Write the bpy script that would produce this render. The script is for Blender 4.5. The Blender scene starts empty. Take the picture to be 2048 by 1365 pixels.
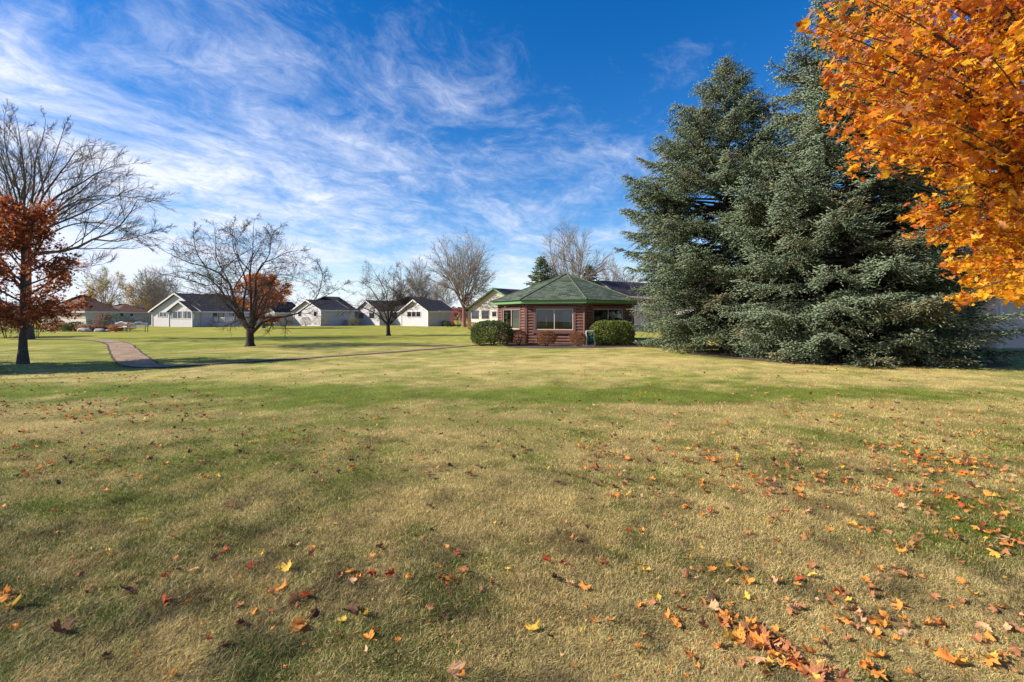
import bpy, math, random
import numpy as np
from math import radians as R_, sin, cos, pi
random.seed(7)
RG = np.random.default_rng(11)
SC = bpy.context.scene
COL = SC.collection
F = 967.0; CX = 1024.0; HY = 632.0; EYE = 1.5

# ------------------------------------------------------------------ helpers
def PX(px, py, d):
    return np.array([(px-CX)/F*d, d, EYE+(HY-py)/F*d])
def GX(px, py):
    d = EYE*F/(py-HY)
    return np.array([(px-CX)/F*d, d, 0.0])

def tag(o, label=None, cat=None, group=None, kind=None):
    if label: o['label'] = label
    if cat: o['category'] = cat
    if group: o['group'] = group
    if kind: o['kind'] = kind
    return o
def empty(name, loc=(0,0,0), rz=0.0, label=None, cat=None, group=None):
    o = bpy.data.objects.new(name, None); COL.objects.link(o)
    o.location = [float(c) for c in loc]; o.rotation_euler = (0,0,rz)
    o.empty_display_size = .1
    return tag(o, label, cat, group)
def link(name, me, mat=None, parent=None, loc=None, rz=None):
    o = bpy.data.objects.new(name, me); COL.objects.link(o)
    if mat is not None and len(me.materials) == 0: me.materials.append(mat)
    if parent is not None: o.parent = parent
    if loc is not None: o.location = [float(c) for c in loc]
    if rz is not None: o.rotation_euler = (0,0,rz)
    return o
def tri_mesh(name, V, T, col=None, smooth=False):
    me = bpy.data.meshes.new(name)
    V = np.ascontiguousarray(V, dtype=np.float32).reshape(-1,3)
    T = np.ascontiguousarray(T, dtype=np.int32)
    k = T.shape[1]
    me.vertices.add(len(V)); me.vertices.foreach_set('co', V.ravel())
    me.loops.add(T.size); me.loops.foreach_set('vertex_index', T.ravel())
    me.polygons.add(len(T)); me.polygons.foreach_set('loop_start', np.arange(0, T.size, k, dtype=np.int32))
    if smooth: me.polygons.foreach_set('use_smooth', np.ones(len(T), dtype=bool))
    if col is not None:
        a = me.color_attributes.new('Col', 'FLOAT_COLOR', 'POINT')
        c = np.ones((len(V),4), dtype=np.float32); c[:,:3] = col
        a.data.foreach_set('color', c.ravel())
    me.update()
    return me
class MB:
    def __init__(s): s.v=[]; s.f=[]
    def poly(s, pts):
        n=len(s.v); s.v += [tuple(float(c) for c in p) for p in pts]; s.f.append(tuple(range(n,n+len(pts)))); return s
    def hexa(s, p):   # 8 points: bottom 4 ccw, top 4 ccw
        n=len(s.v); s.v += [tuple(float(c) for c in q) for q in p]
        for f in ((3,2,1,0),(4,5,6,7),(0,1,5,4),(1,2,6,5),(2,3,7,6),(3,0,4,7)): s.f.append(tuple(n+i for i in f))
        return s
    def box(s, x0,x1,y0,y1,z0,z1):
        return s.hexa([(x0,y0,z0),(x1,y0,z0),(x1,y1,z0),(x0,y1,z0),(x0,y0,z1),(x1,y0,z1),(x1,y1,z1),(x0,y1,z1)])
    def slab(s, pts, t):  # pts planar quad/poly top, extruded down by t
        n=len(s.v); k=len(pts)
        s.v += [tuple(float(c) for c in p) for p in pts] + [(float(p[0]),float(p[1]),float(p[2])-t) for p in pts]
        s.f.append(tuple(range(n,n+k))); s.f.append(tuple(range(n+2*k-1,n+k-1,-1)))
        for i in range(k):
            j=(i+1)%k; s.f.append((n+i,n+k+i,n+k+j,n+j))
        return s
    def bar(s, a, b, r, k=6, r2=None):
        a=np.array(a,float); b=np.array(b,float); r2 = r if r2 is None else r2
        d=b-a; d/=np.linalg.norm(d); u=np.cross(d,(0,0,1) if abs(d[2])<.9 else (1,0,0)); u/=np.linalg.norm(u); w=np.cross(d,u)
        n=len(s.v)
        for c,q in ((a,r),(b,r2)):
            for i in range(k):
                t=2*pi*i/k; s.v.append(tuple(c+q*(cos(t)*u+sin(t)*w)))
        for i in range(k):
            j=(i+1)%k; s.f.append((n+i,n+j,n+k+j,n+k+i))
        s.f.append(tuple(n+i for i in range(k))[::-1]); s.f.append(tuple(n+k+i for i in range(k)))
        return s
    def build(s, name, mat, parent=None, loc=None, rz=None, smooth=False):
        me = bpy.data.meshes.new(name); me.from_pydata(s.v, [], s.f)
        if smooth:
            for p in me.polygons: p.use_smooth=True
        me.update()
        return link(name, me, mat, parent, loc, rz)

def vnoise(x, y, scale, seed=0):
    x = np.asarray(x)*scale + seed*17.3; y = np.asarray(y)*scale - seed*9.1
    xi=np.floor(x); yi=np.floor(y); fx=x-xi; fy=y-yi
    fx=fx*fx*(3-2*fx); fy=fy*fy*(3-2*fy)
    def h(a,b):
        q=np.sin(a*127.1+b*311.7+seed*74.7)*43758.5453
        return q-np.floor(q)
    return (h(xi,yi)*(1-fx)+h(xi+1,yi)*fx)*(1-fy)+(h(xi,yi+1)*(1-fx)+h(xi+1,yi+1)*fx)*fy
def fbm(x,y,scale,seed=0,o=4):
    s=0;a=.5;t=0
    for i in range(o):
        s=s+a*vnoise(x,y,scale*2**i,seed+i); t+=a; a*=.55
    return s/t
def unit(v): return v/np.maximum(np.linalg.norm(v,axis=-1,keepdims=True),1e-9)

# ------------------------------------------------------------------ materials
def mat_new(name):
    m=bpy.data.materials.new(name); m.use_nodes=True; nt=m.node_tree; nt.nodes.clear()
    return m, nt, nt.nodes, nt.links
def m_flat(name, col, rough=.7, var=.12, scale=6.0, bump=0.0, bscale=40.0, metallic=0.0, spec=.4):
    m,nt,N,L=mat_new(name)
    out=N.new('ShaderNodeOutputMaterial'); b=N.new('ShaderNodeBsdfPrincipled'); L.new(b.outputs[0],out.inputs[0])
    tc=N.new('ShaderNodeTexCoord'); n=N.new('ShaderNodeTexNoise'); n.inputs['Scale'].default_value=scale; n.inputs['Detail'].default_value=6
    L.new(tc.outputs['Object'], n.inputs['Vector'])
    mr=N.new('ShaderNodeMapRange'); mr.inputs['From Min'].default_value=.3; mr.inputs['From Max'].default_value=.7
    mr.inputs['To Min'].default_value=1-var; mr.inputs['To Max'].default_value=1+var; L.new(n.outputs['Fac'],mr.inputs['Value'])
    mx=N.new('ShaderNodeVectorMath'); mx.operation='SCALE'; mx.inputs[0].default_value=col; L.new(mr.outputs[0],mx.inputs['Scale'])
    L.new(mx.outputs[0], b.inputs['Base Color'])
    b.inputs['Roughness'].default_value=rough; b.inputs['Metallic'].default_value=metallic; b.inputs['Specular IOR Level'].default_value=spec
    if bump>0:
        n2=N.new('ShaderNodeTexNoise'); n2.inputs['Scale'].default_value=bscale; n2.inputs['Detail'].default_value=5; L.new(tc.outputs['Object'],n2.inputs['Vector'])
        bp=N.new('ShaderNodeBump'); bp.inputs['Strength'].default_value=bump; bp.inputs['Distance'].default_value=.02
        L.new(n2.outputs['Fac'],bp.inputs['Height']); L.new(bp.outputs[0],b.inputs['Normal'])
    return m
def m_col(name, rough=.7, transl=0.0, spec=.3, nvar=0.0, nscale=30.0, tint=(1,1,1)):
    """colour attribute material, optional translucency (leaves)"""
    m,nt,N,L=mat_new(name)
    out=N.new('ShaderNodeOutputMaterial'); b=N.new('ShaderNodeBsdfPrincipled')
    a=N.new('ShaderNodeAttribute'); a.attribute_name='Col'; src=a.outputs['Color']
    if nvar>0:
        tc=N.new('ShaderNodeTexCoord'); n=N.new('ShaderNodeTexNoise'); n.inputs['Scale'].default_value=nscale; n.inputs['Detail'].default_value=8; n.inputs['Roughness'].default_value=.7
        L.new(tc.outputs['Object'], n.inputs['Vector'])
        mr=N.new('ShaderNodeMapRange'); mr.inputs['From Min'].default_value=.3; mr.inputs['From Max'].default_value=.7
        mr.inputs['To Min'].default_value=1-nvar; mr.inputs['To Max'].default_value=1+nvar; L.new(n.outputs['Fac'],mr.inputs['Value'])
        mx=N.new('ShaderNodeVectorMath'); mx.operation='SCALE'; L.new(src,mx.inputs[0]); L.new(mr.outputs[0],mx.inputs['Scale']); src=mx.outputs[0]
    L.new(src,b.inputs['Base Color']); b.inputs['Roughness'].default_value=rough; b.inputs['Specular IOR Level'].default_value=spec
    if transl>0:
        t=N.new('ShaderNodeBsdfTranslucent'); L.new(src,t.inputs['Color'])
        x=N.new('ShaderNodeMixShader'); x.inputs[0].default_value=transl; L.new(b.outputs[0],x.inputs[1]); L.new(t.outputs[0],x.inputs[2]); L.new(x.outputs[0],out.inputs[0])
    else: L.new(b.outputs[0],out.inputs[0])
    return m
def m_leaf(name, c1, c2, transl=.3, rough=.6):
    m,nt,N,L=mat_new(name)
    out=N.new('ShaderNodeOutputMaterial'); b=N.new('ShaderNodeBsdfPrincipled'); t=N.new('ShaderNodeBsdfTranslucent')
    tc=N.new('ShaderNodeTexCoord'); n=N.new('ShaderNodeTexNoise'); n.inputs['Scale'].default_value=14; n.inputs['Detail'].default_value=4
    oi=N.new('ShaderNodeObjectInfo'); ad=N.new('ShaderNodeVectorMath'); ad.operation='ADD'
    L.new(tc.outputs['Object'],ad.inputs[0]); L.new(oi.outputs['Location'],ad.inputs[1]); L.new(ad.outputs[0],n.inputs['Vector'])
    mr=N.new('ShaderNodeMapRange'); mr.inputs['From Min'].default_value=.35; mr.inputs['From Max'].default_value=.65; L.new(n.outputs['Fac'],mr.inputs['Value'])
    mx=N.new('ShaderNodeMix'); mx.data_type='RGBA'; mx.inputs['A'].default_value=(*c1,1); mx.inputs['B'].default_value=(*c2,1); L.new(mr.outputs[0],mx.inputs['Factor'])
    L.new(mx.outputs['Result'],b.inputs['Base Color']); L.new(mx.outputs['Result'],t.inputs['Color'])
    b.inputs['Roughness'].default_value=.8; b.inputs['Specular IOR Level'].default_value=.15
    x=N.new('ShaderNodeMixShader'); x.inputs[0].default_value=transl; L.new(b.outputs[0],x.inputs[1]); L.new(t.outputs[0],x.inputs[2]); L.new(x.outputs[0],out.inputs[0])
    return m
def m_shingle(name, col, course=.16, var=.35, axis='Z'):
    m,nt,N,L=mat_new(name)
    out=N.new('ShaderNodeOutputMaterial'); b=N.new('ShaderNodeBsdfPrincipled'); L.new(b.outputs[0],out.inputs[0])
    uv=N.new('ShaderNodeUVMap'); 
    br=N.new('ShaderNodeTexBrick'); br.inputs['Scale'].default_value=1.0; br.inputs['Brick Width'].default_value=.32; br.inputs['Row Height'].default_value=course
    br.inputs['Mortar Size'].default_value=.012; br.inputs['Mortar Smooth'].default_value=.3; br.inputs['Bias'].default_value=0
    br.inputs['Color1'].default_value=(*[c*(1-var) for c in col],1); br.inputs['Color2'].default_value=(*[c*(1+var) for c in col],1); br.inputs['Mortar'].default_value=(*[c*.35 for c in col],1)
    L.new(uv.outputs[0],br.inputs['Vector'])
    n=N.new('ShaderNodeTexNoise'); n.inputs['Scale'].default_value=9; n.inputs['Detail'].default_value=8; n.inputs['Roughness'].default_value=.75
    L.new(uv.outputs[0],n.inputs['Vector'])
    mr=N.new('ShaderNodeMapRange'); mr.inputs['From Min'].default_value=.3; mr.inputs['From Max'].default_value=.7; mr.inputs['To Min'].default_value=.75; mr.inputs['To Max'].default_value=1.25; L.new(n.outputs['Fac'],mr.inputs['Value'])
    mx=N.new('ShaderNodeVectorMath'); mx.operation='SCALE'; L.new(br.outputs['Color'],mx.inputs[0]); L.new(mr.outputs[0],mx.inputs['Scale'])
    L.new(mx.outputs[0],b.inputs['Base Color']); b.inputs['Roughness'].default_value=.9; b.inputs['Specular IOR Level'].default_value=.2
    bp=N.new('ShaderNodeBump'); bp.inputs['Strength'].default_value=.5; bp.inputs['Distance'].default_value=.02; bp.invert=True
    L.new(br.outputs['Fac'],bp.inputs['Height']); L.new(bp.outputs[0],b.inputs['Normal'])
    return m
def m_siding(name, col, pitch=.115, var=.05):
    m,nt,N,L=mat_new(name)
    out=N.new('ShaderNodeOutputMaterial'); b=N.new('ShaderNodeBsdfPrincipled'); L.new(b.outputs[0],out.inputs[0])
    tc=N.new('ShaderNodeTexCoord'); sp=N.new('ShaderNodeSeparateXYZ'); L.new(tc.outputs['Object'],sp.inputs[0])
    dv=N.new('ShaderNodeMath'); dv.operation='DIVIDE'; dv.inputs[1].default_value=pitch; L.new(sp.outputs['Z'],dv.inputs[0])
    fr=N.new('ShaderNodeMath'); fr.operation='FRACT'; L.new(dv.outputs[0],fr.inputs[0])
    sb=N.new('ShaderNodeMath'); sb.operation='SUBTRACT'; sb.inputs[0].default_value=1; L.new(fr.outputs[0],sb.inputs[1])
    bp=N.new('ShaderNodeBump'); bp.inputs['Strength'].default_value=.9; bp.inputs['Distance'].default_value=.014; L.new(sb.outputs[0],bp.inputs['Height']); L.new(bp.outputs[0],b.inputs['Normal'])
    n=N.new('ShaderNodeTexNoise'); n.inputs['Scale'].default_value=2.5; n.inputs['Detail'].default_value=6; L.new(tc.outputs['Object'],n.inputs['Vector'])
    mr=N.new('ShaderNodeMapRange'); mr.inputs['From Min'].default_value=.3; mr.inputs['From Max'].default_value=.7; mr.inputs['To Min'].default_value=1-var; mr.inputs['To Max'].default_value=1+var; L.new(n.outputs['Fac'],mr.inputs['Value'])
    mx=N.new('ShaderNodeVectorMath'); mx.operation='SCALE'; mx.inputs[0].default_value=col; L.new(mr.outputs[0],mx.inputs['Scale']); L.new(mx.outputs[0],b.inputs['Base Color'])
    b.inputs['Roughness'].default_value=.6
    return m
def m_glass(name, tint=(.75,.8,.8), refl=.12, thru=True, dark=(.02,.022,.025)):
    m,nt,N,L=mat_new(name)
    out=N.new('ShaderNodeOutputMaterial'); g=N.new('ShaderNodeBsdfGlossy'); g.inputs['Roughness'].default_value=.01; g.inputs['Color'].default_value=(.9,.95,1,1)
    if thru:
        t=N.new('ShaderNodeBsdfTransparent'); t.inputs['Color'].default_value=(*tint,1)
    else:
        t=N.new('ShaderNodeBsdfDiffuse'); t.inputs['Color'].default_value=(*dark,1)
    lw=N.new('ShaderNodeLayerWeight'); lw.inputs['Blend'].default_value=.25
    ad=N.new('ShaderNodeMath'); ad.operation='ADD'; ad.inputs[1].default_value=refl; ad.use_clamp=True; L.new(lw.outputs['Fresnel'],ad.inputs[0])
    x=N.new('ShaderNodeMixShader'); L.new(ad.outputs[0],x.inputs[0]); L.new(t.outputs[0],x.inputs[1]); L.new(g.outputs[0],x.inputs[2]); L.new(x.outputs[0],out.inputs[0])
    return m
M = {}
M['bark']=m_flat('bark',(.085,.068,.055),.95,.35,12,.6,30)
M['bark_grey']=m_flat('bark_grey',(.20,.16,.13),.95,.3,10,.6,30)
M['bark_dark']=m_flat('bark_dark',(.05,.038,.032),.95,.35,14,.8,30)
M['twig']=m_flat('twig_bark',(.10,.075,.06),.9,.2,4)
M['twig_grey']=m_flat('twig_bark_grey',(.27,.225,.185),.9,.2,4)
M['leafcol']=m_col('foliage',.6,.35,.3)
M['needle']=m_col('needles',.55,.15,.4)
M['mapleleaf']=m_col('maple_foliage',.5,.55,.3,.22,45)
M['grass']=m_col('grass_blades',.6,.25,.3)
M['white_trim']=m_flat('white_trim',(.64,.61,.59),.5,.05)
M['white_siding']=m_siding('white_siding',(.50,.47,.465))
M['cream_siding']=m_siding('cream_siding',(.56,.49,.40))
M['grey_siding']=m_siding('grey_siding',(.50,.43,.38),.125)
M['tan_siding']=m_siding('tan_siding',(.40,.33,.25))
M['roof_dark']=m_shingle('dark_shingles',(.055,.052,.055))
M['roof_brown']=m_shingle('brown_shingles',(.17,.085,.055))
M['roof_plum']=m_shingle('plum_brown_shingles',(.13,.085,.08))
M['roof_green']=m_shingle('green_shingles',(.085,.105,.07),.17,.45)
M['green_paint']=m_flat('green_paint',(.13,.28,.10),.45,.05)
M['log']=m_flat('red_brown_log_siding',(.155,.072,.052),.65,.3,5,.15,25)
M['log_dark']=m_flat('red_brown_boards',(.13,.055,.045),.6,.15,7)
M['casing']=m_flat('brown_casing',(.15,.07,.06),.5,.08)
M['cream']=m_flat('cream_frame',(.55,.45,.33),.5,.05)
M['glass']=m_glass('clear_glass',(.30,.33,.33),.05)
M['darkglass']=m_glass('dark_glass',refl=.10,thru=False)
M['blind']=m_flat('pale_blind',(.62,.60,.55),.8,.03)
M['shutter']=m_flat('grey_shutter',(.13,.135,.14),.6,.06)
M['dark']=m_flat('dark_interior',(.03,.026,.024),.8,.2)
M['wood']=m_flat('orange_wood',(.42,.16,.06),.5,.15)
M['path']=m_flat('path_asphalt',(.29,.185,.11),.9,.4,2.2,.3,60)
M['soil_shade']=m_flat('soil_edge_shade',(.055,.038,.022),1,.4,8,.6,40)
M['mulch']=m_flat('bark_mulch',(.09,.06,.045),1,.5,12,.8,50)
M['rock']=m_flat('field_rock',(.38,.35,.32),.9,.3,5,.6,20)
M['concrete']=m_flat('concrete',(.42,.38,.34),.9,.12,4)
M['metal']=m_flat('grey_metal',(.35,.36,.36),.5,.1,metallic=.2)
M['reel_green']=m_flat('green_plastic',(.02,.13,.09),.4,.1)
M['dark_metal']=m_flat('dark_metal',(.04,.04,.045),.5,.1)

# ------------------------------------------------------------------ camera, light, sky
cam=bpy.data.cameras.new('camera'); co=bpy.data.objects.new('camera',cam); COL.objects.link(co); SC.camera=co
co.location=(0,0,EYE); co.rotation_euler=(R_(90),0,0)
cam.sensor_width=36; cam.lens=F/2048*36; cam.shift_y=(HY-682.5)/2048.0; cam.clip_end=5000; cam.clip_start=.05
SUN_EL=33.0
sdir=np.array([-cos(R_(SUN_EL))*.99, -.12, sin(R_(SUN_EL))])   # towards the sun
sun=bpy.data.lights.new('sun','SUN'); sun.energy=5.0; sun.angle=R_(.53); sun.color=(1,.93,.82)
so=bpy.data.objects.new('sun',sun); COL.objects.link(so)
from mathutils import Vector
so.rotation_euler=Vector(sdir).to_track_quat('Z','Y').to_euler()
w=bpy.data.worlds.new('World'); SC.world=w; w.use_nodes=True
nt=w.node_tree; N=nt.nodes; L=nt.links; N.clear()
wo=N.new('ShaderNodeOutputWorld'); bg=N.new('ShaderNodeBackground'); L.new(bg.outputs[0],wo.inputs[0]); bg.inputs['Strength'].default_value=.095
sky=N.new('ShaderNodeTexSky'); sky.sky_type='NISHITA'; sky.sun_disc=False; sky.sun_elevation=R_(SUN_EL)
sky.sun_rotation=math.atan2(sdir[0],sdir[1]); sky.air_density=1.0; sky.dust_density=.25; sky.ozone_density=3.0; sky.altitude=300
def math_(op,a,b=None,clamp=False):
    n=N.new('ShaderNodeMath'); n.operation=op; n.use_clamp=clamp
    for i,x in enumerate((a,b)):
        if x is None: continue
        if isinstance(x,(int,float)): n.inputs[i].default_value=x
        else: L.new(x,n.inputs[i])
    return n.outputs[0]
def mrange(v,a,b,c,d,smooth=False):
    n=N.new('ShaderNodeMapRange'); L.new(v,n.inputs['Value'])
    if smooth: n.interpolation_type='SMOOTHSTEP'
    for k,x in zip(('From Min','From Max','To Min','To Max'),(a,b,c,d)): n.inputs[k].default_value=x
    return n.outputs[0]
tc=N.new('ShaderNodeTexCoord'); sp=N.new('ShaderNodeSeparateXYZ'); L.new(tc.outputs['Generated'],sp.inputs[0])
dx,dy,dz=sp.outputs
zc=math_('ADD',math_('MAXIMUM',dz,0.0),.13)
u=math_('DIVIDE',dx,zc); v=math_('DIVIDE',dy,zc)
SA=R_(24)   # streak azimuth, right of straight ahead
al=math_('ADD',math_('MULTIPLY',u,sin(SA)),math_('MULTIPLY',v,cos(SA)))
ac=math_('SUBTRACT',math_('MULTIPLY',u,cos(SA)),math_('MULTIPLY',v,sin(SA)))
def comb(a,b,c=0.0):
    n=N.new('ShaderNodeCombineXYZ')
    for i,x in enumerate((a,b,c)):
        if isinstance(x,(int,float)): n.inputs[i].default_value=x
        else: L.new(x,n.inputs[i])
    return n.outputs[0]
def noise(vec,scale,detail,rough,dist):
    n=N.new('ShaderNodeTexNoise'); L.new(vec,n.inputs['Vector']); n.inputs['Scale'].default_value=scale; n.inputs['Detail'].default_value=detail
    n.inputs['Roughness'].default_value=rough; n.inputs['Distortion'].default_value=dist; return n.outputs['Fac']
wv=N.new('ShaderNodeTexNoise'); L.new(comb(math_('MULTIPLY',ac,.9),math_('MULTIPLY',al,.7),5.0),wv.inputs['Vector']); wv.inputs['Scale'].default_value=1.6; wv.inputs['Detail'].default_value=4
wsp=N.new('ShaderNodeSeparateXYZ'); L.new(wv.outputs['Color'],wsp.inputs[0])
ac2=math_('ADD',ac,math_('MULTIPLY',wsp.outputs[0],.45)); al2=math_('ADD',al,math_('MULTIPLY',wsp.outputs[1],.5))
n1=noise(comb(math_('MULTIPLY',ac2,2.1),math_('MULTIPLY',al2,1.45),3.1),1.25,12,.66,.35)
n2=noise(comb(math_('MULTIPLY',ac,.5),math_('MULTIPLY',al,.45),7.7),.9,3,.5,.3)
n3=noise(comb(math_('MULTIPLY',ac2,7.0),math_('MULTIPLY',al2,4.6),1.3),1.6,12,.72,.8)
mixn=math_('ADD',math_('ADD',math_('MULTIPLY',n1,.62),math_('MULTIPLY',n2,.20)),math_('MULTIPLY',n3,.26))
bias=math_('ADD',math_('MULTIPLY',dx,-.14),math_('MULTIPLY',dz,-.42))
val=math_('ADD',mixn,bias)
fac=mrange(val,.32,.625,0,1,False)
fac=math_('MULTIPLY',math_('POWER',fac,1.75),1.0,True)
hor=mrange(dz,.0,.15,.72,0.0)
fac=math_('MAXIMUM',fac,math_('MULTIPLY',hor,1.0))
hs=N.new('ShaderNodeHueSaturation'); hs.inputs['Saturation'].default_value=1.40; hs.inputs['Value'].default_value=1.12; hs.inputs['Hue'].default_value=.509; L.new(sky.outputs[0],hs.inputs['Color'])
mxs=N.new('ShaderNodeMix'); mxs.data_type='RGBA'; L.new(fac,mxs.inputs['Factor']); L.new(hs.outputs[0],mxs.inputs['A']); mxs.inputs['B'].default_value=(6.0,6.4,7.5,1)
L.new(mxs.outputs['Result'],bg.inputs['Color'])
SC.view_settings.view_transform='Standard'; SC.view_settings.look='None'; SC.view_settings.exposure=.70; SC.view_settings.gamma=1
SC.cycles.max_bounces=8; SC.cycles.transparent_max_bounces=16; SC.cycles.diffuse_bounces=3; SC.cycles.transmission_bounces=6

# ------------------------------------------------------------------ ground
PATH=[GX(30,679.5),GX(150,679.5),GX(205,681.5),GX(235,688),GX(247,700),GX(262,716),GX(298,733.5),GX(420,728.5),GX(620,716),GX(800,703.5),GX(945,691.5),GX(1010,686)]
PATH=np.array(PATH)
def resample(P,n):
    # catmull through points
    P=np.asarray(P,float); out=[]
    Q=np.vstack([2*P[0]-P[1],P,2*P[-1]-P[-2]])
    for i in range(1,len(Q)-2):
        for t in np.linspace(0,1,n,endpoint=False):
            p0,p1,p2,p3=Q[i-1],Q[i],Q[i+1],Q[i+2]
            out.append(.5*((2*p1)+(-p0+p2)*t+(2*p0-5*p1+4*p2-p3)*t*t+(-p0+3*p1-3*p2+p3)*t**3))
    out.append(P[-1]); return np.array(out)
PC=resample(PATH,8)
def path_dist(x,y):
    d=np.full(np.shape(x),1e9)
    for a,b in zip(PC[:-1,:2],PC[1:,:2]):
        ab=b-a; t=np.clip(((x-a[0])*ab[0]+(y-a[1])*ab[1])/max(ab@ab,1e-9),0,1)
        d=np.minimum(d,np.hypot(x-a[0]-t*ab[0],y-a[1]-t*ab[1]))
    return d
def greenness(x,y):
    n=fbm(x,y,.35,1,4); n2=fbm(x,y,1.7,5,4); n3=fbm(x,y,5.5,9,3)
    n4=fbm(x*.45,y*1.5,.9,41,4); g=.39+1.1*(n-.5)+1.35*(n2-.5)+.75*(n3-.5)+.7*(n4-.5)
    band=np.exp(-((y-(9.3-.03*x))/1.05)**2)          # greener strip across the middle of the lawn
    g=g+.62*band*np.where(x>3,.8,1)
    dirt=np.exp(-((y-(8.2-.03*x))/.55)**2)*(x>1.5)
    g=g-.45*dirt-.20*np.exp(-((y-6.6)/1.1)**2)-.16*np.exp(-((y-14)/4.)**2)*(x>-6)
    g=g+.28*np.clip((y-20)/8,0,1)+.18*np.clip((-x-6)/6,0,1)*(y>9)+.02*np.clip((4.6-y)/2.2,0,1)
    return g
def lawn_col(x,y,g=None):
    g=np.clip(greenness(x,y) if g is None else g,0,1)[...,None]
    straw=np.array([.51,.39,.14]); green=np.array([.18,.22,.03])
    far=np.clip((np.asarray(y)-18)/15,0,1)[...,None]
    straw=straw*(1-far)+np.array([.42,.36,.09])*far; green=green*(1-far)+np.array([.275,.27,.035])*far
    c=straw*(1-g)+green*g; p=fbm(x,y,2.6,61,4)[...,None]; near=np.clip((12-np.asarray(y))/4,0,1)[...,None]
    c=c*(1+.7*(p-.5)); return c*(1-.30*near)  # near ground darkened in its colour for the shade between grass blades
def axis_pts(lims):
    o=[]
    for a,b,s in lims: o+=list(np.arange(a,b,s))
    return np.array(o)
gx=axis_pts([(-1500,-200,100),(-200,-60,10),(-60,-24,1),(-24,-10,.3),(-10,12,.12),(12,34,.4),(34,60,1.5),(60,200,10),(200,1501,100)])
gy=axis_pts([(-60,-4,4),(-4,1,.5),(1,12,.1),(12,24,.2),(24,40,.5),(40,100,2),(100,300,20),(300,1501,100)])
X,Y=np.meshgrid(gx,gy)
G=np.stack([X,Y,(fbm(X,Y,1.2,3,2)-.5)*.02*np.exp(-Y/25)*(np.abs(X)<30)],-1)
idx=np.arange(X.size).reshape(X.shape)
Q=np.stack([idx[:-1,:-1],idx[:-1,1:],idx[1:,1:],idx[1:,:-1]],-1).reshape(-1,4)
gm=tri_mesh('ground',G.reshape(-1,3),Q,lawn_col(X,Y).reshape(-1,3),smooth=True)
def m_ground():
    m,nt,N,L=mat_new('lawn_ground')
    out=N.new('ShaderNodeOutputMaterial'); b=N.new('ShaderNodeBsdfPrincipled'); L.new(b.outputs[0],out.inputs[0])
    a=N.new('ShaderNodeAttribute'); a.attribute_name='Col'; tc=N.new('ShaderNodeTexCoord')
    def nz(sc,d,r,lo,hi,mn=.3,mx=.7):
        n=N.new('ShaderNodeTexNoise'); n.inputs['Scale'].default_value=sc; n.inputs['Detail'].default_value=d; n.inputs['Roughness'].default_value=r; L.new(tc.outputs['Object'],n.inputs['Vector'])
        q=N.new('ShaderNodeMapRange'); q.inputs['From Min'].default_value=mn; q.inputs['From Max'].default_value=mx; q.inputs['To Min'].default_value=lo; q.inputs['To Max'].default_value=hi; L.new(n.outputs['Fac'],q.inputs['Value']); return n,q
    na,qa=nz(22,9,.8,.55,1.35); nb,qb=nz(1.4,5,.6,.85,1.15)
    mu=N.new('ShaderNodeMath'); mu.operation='MULTIPLY'; L.new(qa.outputs[0],mu.inputs[0]); L.new(qb.outputs[0],mu.inputs[1])
    mx=N.new('ShaderNodeVectorMath'); mx.operation='SCALE'; L.new(a.outputs['Color'],mx.inputs[0]); L.new(mu.outputs[0],mx.inputs['Scale'])
    L.new(mx.outputs[0],b.inputs['Base Color']); b.inputs['Roughness'].default_value=.95; b.inputs['Specular IOR Level'].default_value=.1
    bp=N.new('ShaderNodeBump'); bp.inputs['Strength'].default_value=.7; bp.inputs['Distance'].default_value=.03; L.new(na.outputs['Fac'],bp.inputs['Height']); L.new(bp.outputs[0],b.inputs['Normal'])
    return m
tag(link('ground',gm,m_ground()),kind='structure')

def ribbon(name,C,half,z,mat,jit=0.0,lift=0):
    C=np.asarray(C); T=np.gradient(C[:,:2],axis=0); T=unit(T); Nn=np.stack([-T[:,1],T[:,0]],-1)
    V=[];n=len(C); H0=half
    for i in range(n):
        half=H0-.22*min(max((C[i,0]+11.8)/2,0),1); a=half+jit*(vnoise(C[i,0],C[i,1],2.5,4)-.5); b=half+jit*(vnoise(C[i,0],C[i,1],2.5,8)-.5)
        V+= [(*(C[i,:2]+Nn[i]*a),z),(*(C[i,:2]-Nn[i]*b),z)]
    T=np.array([(2*i,2*i+1,2*i+3,2*i+2) for i in range(n-1)])
    me=tri_mesh(name,np.array(V),T); return link(name,me,mat)
PF=resample(PATH,24)
tag(ribbon('path_edge',PF,.52,.016,M['soil_shade'],.07),kind='structure')  # dark soil strip, its tone standing in for the sunken path edge's shadow
tag(ribbon('path',PF,.45,.024,M['path'],.05),kind='structure')

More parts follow.
